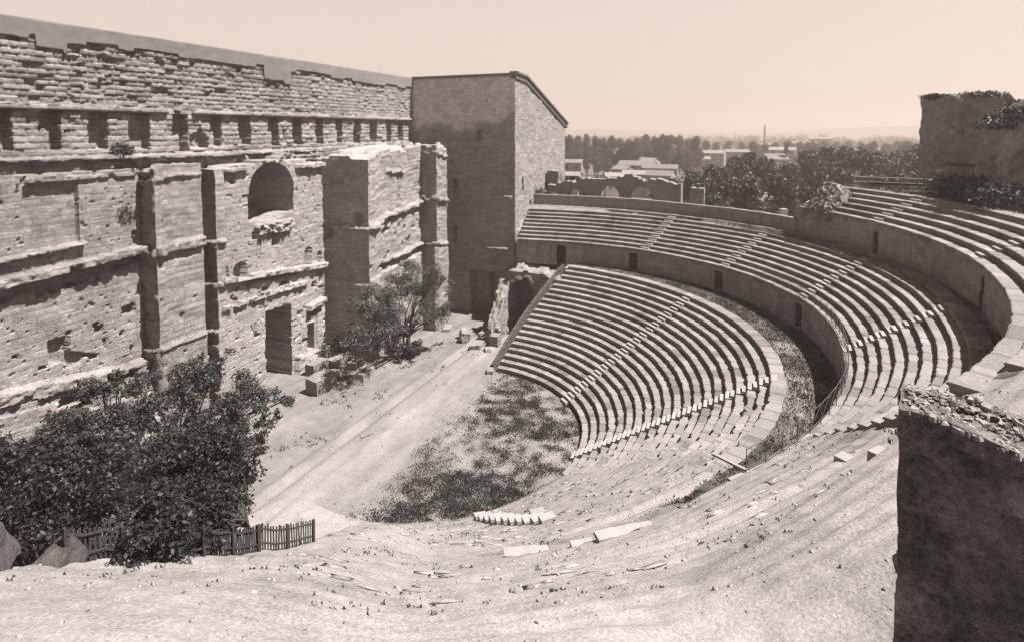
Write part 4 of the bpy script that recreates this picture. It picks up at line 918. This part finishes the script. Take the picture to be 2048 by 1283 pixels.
def tree(name, base, blobs, n, size, mat, label, cat, group=None, seed=1, stems=1, sr_=.2, gap=-.1, gs=.6, outer=.5, tw=0):
    root = empty(name, base, label, cat, group)
    v, f, t = leaves(blobs, n, size, seed, gap, gs, outer=outer); o = mk('crown', v, f, mat, None, tone=t); o.parent = root
    m = MB(); rg = random.Random(seed)
    for s_ in range(stems):
        b0 = Vector((rg.uniform(-.3, .3) * (stems > 1), rg.uniform(-.3, .3) * (stems > 1), -.5))
        mid = .42 * sum(b[0][2] for b in blobs) / len(blobs); fork = b0 + Vector((rg.uniform(-.4, .4), rg.uniform(-.4, .4), max(.6, mid + .5)))
        m.tube(b0, fork, sr_, sr_ * .75, 7)
        for c, r in (blobs if len(blobs) < 14 else blobs[::max(1, len(blobs) // 16)]):
            c = Vector(c); q = fork.lerp(c, .55) + Vector((rg.uniform(-.3, .3), rg.uniform(-.3, .3), rg.uniform(-.1, .3)))
            h_ = fork.lerp(q, .5) + Vector((rg.uniform(-.25, .25), rg.uniform(-.25, .25), rg.uniform(0, .3))); m.tube(fork, h_, sr_ * .55, sr_ * .42, 6); m.tube(h_, q, sr_ * .42, sr_ * .3, 6); m.tube(q, c, sr_ * .3, sr_ * .1, 5)
            for _ in range(3 + tw):
                e = c + Vector((rg.uniform(-.8, .8) * r[0], rg.uniform(-.8, .8) * r[1], rg.uniform(-.3, .9) * r[2])); m.tube(q.lerp(c, rg.random()), e, sr_ * .18, sr_ * .04, 4)
    o = m.build('trunk', M_BARK, None); o.parent = root; o.matrix_parent_inverse = Matrix()
    return root
def blobs_px(base, specs, sub=9, ss=1.0):
    """crown clumps: (u, v, D, radius_x, radius_z) seen along sight lines, relative to the trunk's base"""
    out = []
    for u, v, D, r, rz in specs:
        p = hd(u, v, D); c = np.array((p.x - base[0], p.y - base[1], p.z - base[2])); rg = random.Random(int(u * 7 + v))
        for _ in range(sub):
            d = np.array([rg.gauss(0, 1), rg.gauss(0, 1), rg.gauss(0, 1)]); d /= np.linalg.norm(d); q = rg.uniform(.45, 1.05); k = rg.uniform(.22, .42) * ss
            out.append((tuple(c + d * q * np.array((r, r, rz))), (r * k, r * k, rz * k * .85)))
    return out
bs = (-15.0, 13.0, 1.4)
tree('fig_tree', bs, blobs_px(bs, [(430, 780, 49, 2.9, 2.6), (360, 770, 48, 2.4, 2.1), (500, 790, 49, 2.4, 2.0), (545, 815, 50, 1.6, 1.3), (420, 730, 49, 1.8, 1.3), (300, 790, 47, 1.8, 1.5), (430, 860, 48, 2.8, 2.0), (340, 850, 46, 2.4, 2.0), (410, 745, 49, 1.6, 1.4), (500, 860, 47, 2.0, 1.6)], 11, .95), 24000, .115, M_LEAF, 'large spreading leafy tree in front of the first pier of the stage wall', 'tree', 'trees at the foot of the stage wall', seed=3, stems=2, sr_=.2, gap=-.3, gs=.9, tw=2, outer=.15)
bs = (-21.5, 9.5, 1.4)
tree('fig_tree', bs, blobs_px(bs, [(235, 810, 42, 2.2, 1.8), (180, 850, 41, 2.4, 2.0), (210, 775, 42, 1.3, 1.0), (130, 860, 40, 1.6, 1.2), (270, 860, 41, 2.2, 2.0), (120, 890, 40, 1.8, 1.7), (250, 910, 40, 2.4, 2.0), (180, 920, 39, 2.2, 1.9), (330, 920, 41, 2.0, 1.7), (90, 930, 39, 1.6, 1.4)], 11, .98), 25000, .11, M_LEAF, 'mid sized leafy tree left of the large spreading one, against the plinth', 'tree', 'trees at the foot of the stage wall', seed=5, stems=2, sr_=.2, gap=-.3, gs=.9, tw=2, outer=.15)
bs = (-29.6, .6, 1.5)
tree('dark_tree', bs, blobs_px(bs, [(60, 960, 33, 2.4, 2.0), (130, 950, 33, 2.2, 2.0), (20, 1010, 32, 2.4, 2.0), (100, 1010, 32, 2.4, 2.1), (180, 980, 33, 2.0, 1.8), (-60, 980, 32, 2.4, 2.2), (60, 1050, 31, 2.2, 1.8), (170, 1020, 32, 1.6, 1.5), (220, 960, 33, 1.6, 1.4), (20, 930, 34, 1.6, 1.2)], 16, 1.15), 36000, .11, M_LEAF_D, 'dark dense tree at the left edge above the boulders', 'tree', 'trees at the foot of the stage wall', seed=7, stems=2, sr_=.2, gap=-.4, gs=.8, outer=.15)
bs = (-29.6, -9.4, Tz(-29.6, -9.4))
tree('dark_tree', bs, blobs_px(bs, [(405, 915, 24.5, 1.6, 1.3), (455, 935, 25, 1.2, 1.15), (350, 955, 23.5, 1.6, 1.3), (430, 985, 24, 1.5, 1.3), (360, 1025, 20.3, 1.4, 1.1), (300, 1045, 19, 1.15, .9), (330, 1080, 18.2, 1.0, .65), (385, 1068, 19.6, .85, .7), (270, 1090, 17.4, .65, .45), (440, 1035, 22.5, .7, .7), (400, 1085, 19.6, .65, .4), (425, 1065, 20.5, .6, .5)], 18, 1.15), 42000, .075, M_LEAF_D, 'darkest tree in front, crowding the picket fence', 'tree', 'trees at the foot of the stage wall', seed=9, stems=2, sr_=.1, gap=-.45, gs=1.0, outer=.15)
bs = (12.6, 11.4, 1.45)
tree('olive_tree', bs, blobs_px(bs, [(800, 590, 67, 2.8, 2.6), (850, 590, 69, 2.4, 2.4), (760, 605, 64, 2.4, 2.4), (835, 550, 68, 2.4, 1.9), (725, 650, 61, 2.0, 2.1), (790, 650, 66, 2.6, 2.0), (870, 630, 69, 1.9, 1.8), (750, 680, 62, 2.0, 1.4), (885, 570, 70, 1.5, 1.5), (705, 690, 60, 1.5, 1.2), (825, 690, 67, 1.4, 1.0), (735, 600, 62, 1.6, 1.6)], 12, 1.15), 26000, .10, M_LEAF_O, 'wispy grey leaved tree standing before the projecting pier near the wing', 'tree', seed=13, stems=3, sr_=.16, gap=-.35, gs=.7, tw=3, outer=.1)
G4 = 'bushes growing about the ruins'
def bush(base, blobs, n, size, mat, label, seed, name='bush', group=G4):
    return tree(name, base, blobs, n, size, mat, label, 'bush', group, seed, 2, .05, -.3, 1.0)
bush((9.0, 19.5, 1.4), [((0, 0, 1.0), (2.4, 1.2, 1.4)), ((2.5, -1, .8), (2, 1.2, 1.1)), ((4, -3, .7), (1.8, 1.4, 1.0))], 2600, .15, M_LEAF_D, 'dark low bush behind the pale slabs under the shaded pier', 21)
bush((13.2, 11.0, 1.4), [((0, 0, .7), (1.3, 1.0, 1.0)), ((1.2, .4, .6), (1.2, 1.0, .8))], 1500, .13, M_LEAF_D, 'dark bush hugging the trunks of the wispy tree', 22)
q = hy(240, 290, 21.6); bush((q.x, q.y, q.z - .8), [((0, 0, .5), (.7, .4, .7)), ((.7, 0, .3), (.5, .4, .5))], 500, .10, M_LEAF_D, 'small dark bush growing on the ledge between two left niches', 23)
q = hy(290, 340, 19.8); bush((q.x, q.y, q.z - .8), [((0, 0, .5), (.8, .4, .5))], 350, .10, M_LEAF_D, 'tiny bush on the broken head of the first pier', 24)
q = hy(865, 262, 21.0); bush((q.x, q.y, q.z - .4), [((0, 0, .6), (.9, .6, .8))], 350, .12, M_LEAF_D, 'tiny bush in the corner where the stage wall meets the wing', 25)
bush((40.0, 4.6, 15.5), [((0, 0, 2.5), (1.8, 1.2, 1.2)), ((0, -2.2, 2.2), (1.6, 1.2, 1.0)), ((-.6, 1.4, 2.9), (1.4, 1.0, 1.2))], 2000, .2, M_LEAF_O, 'shaggy bush beside the wing above the middle seats', 26)
bush((43.0, -4.0, 19.8), [((0, 0, .7), (1.0, 2.2, .5)), ((0, 4, .6), (1.0, 1.8, .5)), ((0, -4.5, .9), (1.0, 1.5, .4))], 1400, .2, M_LEAF_D, 'straggling bush on top of the broken arches', 27)
for k, (u, v, D, r, rz, lab) in enumerate([(1905, 372, 66, 2.2, 1.1, 'leftmost bush below the ruined tower, beside the pillar'), (1960, 385, 62, 2.4, 1.3, 'bush below the hut, between the hilltop ruins'), (2015, 398, 59, 2.6, 1.5, 'bush under the round shouldered ruin at the right edge')]):
    q = hd(u, v, D); bush((q.x, q.y, 21.8), [((0, 0, q.z - 21.8), (r, r, rz)), ((1.2, -1.2, q.z - 21.9), (r * .8, r * .8, rz * .8))], 2600, .16, M_LEAF_D, lab, 30 + k)
q = hd(1925, 195, 77); bush((q.x, q.y, 31.0), [((0, 2.2, .6), (1.5, 1.6, .35)), ((0, -1.6, .7), (1.5, 2.2, .4))], 1200, .16, M_LEAF_D, 'weeds fringing the flat top of the ruined tower', 35)

bush((14.6, -46.0, 28.0), [((0, 1.4, .3), (1.0, .8, .5)), ((.4, .2, .9), (1.2, 1.2, .5)), ((.4, -1.6, 1.6), (1.2, 1.4, .45)), ((2.6, .6, .6), (2.0, 1.4, .5)), ((2.8, -1.4, 1.5), (2.0, 1.4, .5))] + [((qx, qy, .55 + (-qy + 1.6) * .75), (1.2, .8, .35)) for qx in (-.2, 1.6, 3.4, 5.0) for qy in (1.7, .9, .1, -.8)], 7000, .12, M_LEAF_D, 'ivy clinging to the shoulder of the ruined wall at the right edge', 36)
# ------------------------------------------------------------------ town, trees and woods beyond
protos = []
for k in range(6):
    rg = random.Random(100 + k); bl = []
    hgt = 10.0
    for _ in range(9):
        z = rg.uniform(3.2, 8.6); w = 2.9 * math.sin(math.pi * (z - 1.5) / 9.5) ** .6; a = rg.uniform(0, 6.28); q = rg.uniform(.2, .75) * w
        bl.append(((q * math.cos(a), q * math.sin(a), z), (rg.uniform(1.1, 1.8), rg.uniform(1.1, 1.8), rg.uniform(.9, 1.5))))
    bl.append(((0, 0, 8.6), (1.3, 1.3, 1.3)))
    v, f, t = leaves(bl, 6500, .19, 200 + k, -.3, .6, outer=.6)
    cm = mk('crown', v, f, M_LEAF_F, None, tone=t)
    m = MB(); m.tube((0, 0, -.3), (0, 0, 4), .3, .2, 6)
    for c, r in bl: m.tube((0, 0, 2.5), c, .12, .04, 4)
    tm = m.build('trunk', M_BARK, None); protos.append((cm, tm))
first = set()
def put_tree(k, loc, sx, sz, rz, label, group, name='broadleaf_tree'):
    cm, tm = protos[k]; root = empty(name, loc, label, 'tree', group); root.scale = (sx, sx, sz); root.rotation_euler = (0, 0, rz)
    for o in (cm, tm):
        if k in first: o = o.copy(); COL.objects.link(o)
        o.parent = root
    first.add(k); return root
rg = random.Random(5)
def belt(specs, label, group):
    for u, vt, D, w in specs:
        p = hd(u, vt, D); H = p.z + .6
        put_tree(rg.randrange(6), (p.x, p.y, -.6), H / 10 * w, H / 10, rg.uniform(0, 6.28), label, group)
belt([(1348, 352, 128, .8), (1385, 338, 135, .8), (1425, 326, 140, .85), (1470, 318, 145, .8), (1500, 302, 152, .75), (1535, 312, 158, .8), (1440, 352, 120, .8), (1495, 345, 122, .9), (1550, 340, 130, .9)],
     'dark leafy tree in the clump above the tiled shed roofs', 'dark trees above the tiled shed')
belt([(1585, 322, 165, .8), (1620, 296, 172, .75), (1655, 288, 176, .75), (1690, 290, 180, .75), (1725, 294, 176, .8), (1760, 300, 170, .8), (1795, 296, 172, .8), (1830, 292, 178, .8), (1600, 345, 140, .9), (1650, 330, 142, .9), (1700, 335, 138, .9), (1750, 338, 136, .9), (1800, 335, 138, .9), (1845, 335, 134, .9), (1880, 320, 150, .8), (2010, 300, 150, .8)],
     'dark leafy tree in the long belt behind the upper seats', 'dark trees behind the upper seats')
belt([(u, 268 + rg.uniform(-1, 9), rg.uniform(330, 430), .62) for u in range(1122, 1400, 17)], 'tall grey green tree in the distant stand right of the wing', 'tall trees right of the wing')
belt([(u, 292 + rg.uniform(0, 14), rg.uniform(325, 345), .7) for u in range(1135, 1300, 20)] + [(u, 296 + rg.uniform(0, 12), rg.uniform(325, 345), .7) for u in (1330, 1352, 1372)], 'rounded tree standing behind the pale houses right of the wing', 'rounded trees behind the pale houses')
belt([(u, 278 + rg.uniform(0, 8), rg.uniform(420, 560), .7) for u in range(1410, 1850, 24)], 'hazy tree in the far middle distance of the plain', 'hazy trees of the plain')
def conifer(u, vt, vb, D, label):
    p = hd(u, vt, D); b = hd(u, vb, D); H = p.z + .6; z0 = b.z + .6
    bl = [((0, 0, z0 + (H - z0) * f), ((H - z0) * .22 * (1.05 - f),) * 2 + ((H - z0) * .12,)) for f in (.05, .25, .45, .62, .78, .9)]
    tree('conifer', (p.x, p.y, -.6), bl, 1500, .35, M_LEAF_D, label, 'tree', None, 77, 1, .3, -.5, .5)
conifer(1573, 283, 306, 330, 'single pointed dark conifer among the far pale roofs')
def house(u, v, D, w, d, rise, rz, label, name='house', wins=3, group='pale houses of the town beyond', flat=False, rows=2):
    p = hd(u, v, D); H = p.z + .6; base = Vector((p.x, p.y, -.6)); root = empty(name, base, label, 'house', group); root.rotation_euler = (0, 0, rz)
    def add(mb, nm, mt):
        o = mb.build(nm, mt, None); o.parent = root; return o
    m = MB(); m.add([(-d / 2, -w / 2, 0), (d / 2, -w / 2, 0), (d / 2, w / 2, 0), (-d / 2, w / 2, 0), (-d / 2, -w / 2, H), (d / 2, -w / 2, H), (d / 2, w / 2, H), (-d / 2, w / 2, H), (0, -w / 2, H + rise), (0, w / 2, H + rise)],
          [(0, 4, 7, 3)[::-1], (1, 2, 6, 5), (0, 1, 5, 8, 4), (2, 3, 7, 9, 6)], random.uniform(-.15, .1)); add(m, 'wall', M_HOUSE)
    m = MB(); n = max(6, int(w / .8)); e = .35
    for sgn in (-1, 1):
        vs = []
        for i in range(n * 2 + 1):
            y = -w / 2 - e + (w + 2 * e) * i / (2 * n); bz = .10 * (i % 2)
            vs += [(sgn * (d / 2 + e), y, H - e * rise / (d / 2) + .06 + bz), (0, y, H + rise + .08 + bz)]
        m.add(vs, [(2 * i, 2 * i + 2, 2 * i + 3, 2 * i + 1)[::sgn] for i in range(2 * n)], random.uniform(-.2, .2))
        m.add([(sgn * (d / 2 + e), -w / 2 - e, H - e * rise / (d / 2) - .12), (sgn * (d / 2 + e), w / 2 + e, H - e * rise / (d / 2) - .12), (0, w / 2 + e, H + rise - .1), (0, -w / 2 - e, H + rise - .1)], [(0, 1, 2, 3)])
    add(m, 'roof', M_ROOF)
    for r in range(rows):
        for i in range(wins):
            y = -w / 2 + w * (i + .5) / wins; z = H - 1.7 - 3.0 * r
            if z < 1: continue
            m = MB(); m.box((-d / 2 - .01, y, z), (.12, .9, 1.4)); add(m, 'window', M_GLASS)
    return root
house(1275, 330, 300, 18, 9, 2.0, -.15, 'long pale house with two rows of windows, left of the dark trees', wins=5)
house(1320, 336, 285, 16, 9, 1.6, .1, 'long low house touching the dark trees, right of the main pale house', wins=4)
house(1247, 338, 290, 9, 8, 1.6, -.5, 'narrow pale house at the left of the pale house cluster', wins=2)
house(1275, 348, 262, 13, 8, 1.5, .25, 'pale house in front of the long two row house', wins=3)
house(1322, 350, 258, 11, 8, 1.8, -.2, 'pale house close to the broken arches, at the cluster front right', wins=3)
house(1228, 352, 258, 8, 7, 1.4, .4, 'small pale house at the front left of the cluster', wins=2)
house(1300, 322, 320, 8, 8, 1.6, -.4, 'small house peeping above the long two row house', wins=2)
house(1145, 325, 245, 8, 7, 1.2, .2, 'lone pale house close against the right edge of the wing', wins=2)
house(1140, 350, 200, 7, 7, 1.0, .1, 'low pale outhouse below the lone house beside the wing', wins=1, rows=1)
house(1412, 306, 440, 26, 10, 1.8, -.1, 'very long pale building with a flat looking roof, above the dark clump', wins=6)
house(1400, 318, 400, 12, 9, 1.6, .2, 'pale house directly below the very long building', wins=3)
house(1478, 304, 480, 20, 9, 1.8, .1, 'wide far house right of the very long building', wins=4)
house(1532, 290, 560, 22, 10, 1.8, -.2, 'far wide pale house left of the conifer', wins=4)
house(1600, 287, 600, 26, 10, 2.0, .1, 'far wide pale house right of the conifer', wins=4)
house(1548, 318, 330, 11, 9, 2.6, .5, 'house with a steep pale roof among the dark trees', wins=2)
house(1565, 300, 430, 16, 9, 1.8, -.1, 'pale house just below the conifer', wins=3)
house(1640, 278, 760, 24, 10, 2, 0, 'tiny pale house on the far plain, rightmost of the town', wins=3)
house(1500, 400, 150, 17, 11, 1.6, .12, 'wide shed with a pale ribbed tile roof behind the parapet', 'tiled_shed', 3, 'tiled sheds behind the parapet', rows=1)
house(1572, 401, 145, 12, 10, 1.5, -.1, 'smaller tile roofed shed right of the wide shed', 'tiled_shed', 2, 'tiled sheds behind the parapet', rows=1)
p = hd(1530, 250, 850); m = MB(); m.tube((0, 0, 0), (0, 0, p.z + .6), 2.0, 1.1, 10); sk_ = m.build('chimney_stack', M_RUIN, None); sk_.location = (p.x, p.y, -.6); tag(sk_, 'thin factory chimney rising over the far woods', 'chimney')
# far woods: thousands of clumps that read as one dark band
rg2 = np.random.default_rng(3); bl = []
for k in range(420):
    D = rg2.uniform(620, 1500); u = rg2.uniform(1060, 2200); p = hd(u, 262, D); h_ = rg2.uniform(9, 16) + (D - 620) / 880 * 6
    bl.append(((p.x, p.y, h_ * .55), (rg2.uniform(7, 16), rg2.uniform(7, 16), h_ * .5)))
v, f, t = leaves(bl, 42000, 1.5, 901, -.4, .05, outer=.6)
wd = mk('far_woods', v, f, M_LEAF_F, None, tone=t); wd['kind'] = 'stuff'; wd['label'] = 'hazy band of woods along the horizon'
# pale far ridge
a, b = np.meshgrid(np.linspace(R_(-48), R_(20), 90), np.linspace(0, 1, 6), indexing='ij')
hh = 30 + 16 * fbm(a * 4, 0 * a, 0 * a, 3, 905) + 30 * np.exp(-((a - R_(-12)) / .12) ** 2)
struct(mk('hills', np.stack([(2600 + 500 * b) * np.cos(a), (2600 + 500 * b) * np.sin(a), -2 + hh * b], -1).reshape(-1, 3), gridq(*a.shape), M_PLAIN))

# ------------------------------------------------------------------ grass, weeds and loose stones
def tufts(name, pts, hgt, blades, mat, label, seed, spread=.12):
    rg = np.random.default_rng(seed); n = len(pts); P = np.repeat(pts, blades, 0); N_ = len(P)
    P = P + np.concatenate([rg.normal(size=(N_, 2)) * spread * (.4 + 1.2 * rg.random((N_, 1))), np.zeros((N_, 1))], 1)
    a = rg.random(N_) * 6.283; w = .035 * (.6 + rg.random(N_)); h = hgt * (.5 + rg.random(N_)); l = rg.normal(size=(N_, 2)) * .35 * h[:, None]
    dx = np.stack([np.cos(a) * w, np.sin(a) * w, 0 * a], -1)
    tip = P + np.concatenate([l, h[:, None]], 1); base = P - np.array([0, 0, .05])
    v = np.stack([base - dx, base + dx, tip], 1).reshape(-1, 3)
    tone = np.repeat(rg.normal(size=n) * .3, blades * 3)
    o = mk(name, v, np.arange(3 * N_).reshape(-1, 3), mat, None, tone=np.clip(tone, -.7, .8)); o['kind'] = 'stuff'; o['label'] = label; return o
def scatter(n, x0, x1, y0, y1, dens, seed):
    rg = np.random.default_rng(seed); x = rg.uniform(x0, x1, n); y = rg.uniform(y0, y1, n); k = rg.random(n) < dens(x, y); x, y = x[k], y[k]
    return np.stack([x, y, T(x, y)], -1)
def d_orch(x, y): return np.clip(grass_mask(x, y) * 1.3 - .1, 0, 1) * (np.hypot(x, y) < 13) * (y < 1) * np.clip(.5 + 1.1 * fbm(x * 2.6, y * 2.6, 0 * x, 3, 911) + .5 * fbm(x * .4, y * .4, 0 * x, 2, 914), 0, 1)
tufts('orchestra_grass', scatter(46000, -13, 13, -13, 1, d_orch, 912), .09, 6, M_GRASS, 'dark dry grass tufts in the orchestra', 913, .22)
def d_stage(x, y): return np.clip(1.2 * fbm(x * .5, y * .5, 0 * x, 4, 921) - .25, 0, 1) * (.15 + .85 * sst(6.5, 9, y) + .5 * np.exp(-((y - 6) / .5) ** 2))
tufts('stage_weeds', scatter(14000, -30, 24, 1, 19, d_stage, 922), .16, 6, M_GRASS, 'sparse weeds on the bare stage floor', 923)
def d_walk(x, y):
    r = np.hypot(x, y); th = np.degrees(np.arctan2(y, x)); return (((r > 28.3) & (r < 31.2 + dev_front(th))) | ((r > 37.6) & (r < 38.5)) | ((r > 44.5) & (r < 60))) * (th < 0) * (th > -127) * np.clip(.75 + fbm(x, y, 0 * x, 3, 931), 0, 1)
tufts('walkway_grass', scatter(110000, -30, 40, -55, 0, d_walk, 932), .13, 6, M_GRASS, 'dark grass on the walkways between the seat banks', 933, .2)
def slope_ok(x, y):
    r = np.hypot(x, y); th = np.degrees(np.arctan2(y, x)); return (th < -104) * (th > -178) * (r > 13.6) * (r < 50) * (y < cutY(x) + .3)
def d_slope(x, y): return slope_ok(x, y) * (np.hypot(x, y) < 40) * np.clip(.05 + .8 * fbm(x * .6, y * .6, 0 * x, 4, 941), 0, 1)
tufts('slope_weeds', scatter(15000, -48, -6, -46, -6, d_slope, 942), .05, 5, M_WEED, 'dry weeds sprinkled over the worn slope', 943, .06)
def pebbles():
    pts = scatter(15000, -46, -6, -44, -7, lambda x, y: slope_ok(x, y) * np.clip(.25 + .9 * fbm(x * .35, y * .35, 0 * x, 4, 951), 0, 1), 952)
    pts2 = scatter(1500, -24, 24, 0, 20, lambda x, y: .7 + 0 * x, 953); pts = np.concatenate([pts, pts2])
    rg = np.random.default_rng(954); n = len(pts)
    base = np.array([(1, 0, 0), (0, 1, 0), (-1, 0, 0), (0, -1, 0), (0, 0, .8), (0, 0, -.8)], float); F = np.array([(0, 1, 4), (1, 2, 4), (2, 3, 4), (3, 0, 4), (1, 0, 5), (2, 1, 5), (3, 2, 5), (0, 3, 5)])
    s = .02 + .08 * rg.random(n) ** 6
    v = pts[:, None, :] + base[None] * (s[:, None, None] * (.6 + .8 * rg.random((n, 6, 1)))) + rg.normal(size=(n, 6, 3)) * s[:, None, None] * .25
    k = 330; ia = rg.integers(1, 34, k); Ra = 13.1 + .75 * ia + rg.normal(size=k) * .06; ta = np.radians(rg.uniform(-158, -112, k)); fx_, fy_ = Ra * np.cos(ta), Ra * np.sin(ta)
    ok = slope_ok(fx_, fy_) & ((Ra < 27) | (Ra > 31.5)) & (fbm(fx_ * .3, fy_ * .3, 0 * fx_, 3, 957) > -.15); fx_, fy_, ta = fx_[ok], fy_[ok], ta[ok]; k = len(fx_)
    la = .12 + .4 * rg.random(k) ** 2; wa_ = .10 + .14 * rg.random(k)
    bb = np.array([(1, 1, 0), (-1, 1, 0), (-1, -1, 0), (1, -1, 0), (0, 0, 1), (0, 0, -1)], float)
    lx = bb[None, :, 0] * wa_[:, None] * (.8 + .4 * rg.random((k, 6))); ly = bb[None, :, 1] * la[:, None] * (.8 + .4 * rg.random((k, 6)))
    vx = fx_[:, None] + lx * np.cos(ta)[:, None] - ly * np.sin(ta)[:, None]; vy = fy_[:, None] + lx * np.sin(ta)[:, None] + ly * np.cos(ta)[:, None]
    vz = T(vx.ravel(), vy.ravel()).reshape(vx.shape) + .005 + bb[None, :, 2] * .03 + .012 * rg.normal(size=(k, 6))
    v = np.concatenate([v, np.stack([vx, vy, vz], -1)]); n = n + k
    f = F[None] + 6 * np.arange(n)[:, None, None]
    o = mk('loose_stones', v.reshape(-1, 3), f.reshape(-1, 3), M_HILL, None, tone=np.repeat(rg.normal(size=n) * .25, 6)); o['kind'] = 'stuff'; o['label'] = 'small loose stones strewn over the slope and stage'
pebbles()

# ------------------------------------------------------------------ air
m = MB(); m.box((1500, -200, 49), (5200, 5200, 102)); hzm = bpy.data.materials.new('thin haze'); hzm.use_nodes = True; nt = hzm.node_tree
for n_ in list(nt.nodes): nt.nodes.remove(n_)
o_ = nt.nodes.new('ShaderNodeOutputMaterial'); pv = nt.nodes.new('ShaderNodeVolumePrincipled'); pv.inputs['Density'].default_value = .0006; pv.inputs['Color'].default_value = (.74, .635, .575, 1); pv.inputs['Anisotropy'].default_value = .2
nt.links.new(pv.outputs[0], o_.inputs['Volume'])
hb = m.build('haze', hzm); hb['kind'] = 'stuff'; hb['label'] = 'thin pale haze over the plain'
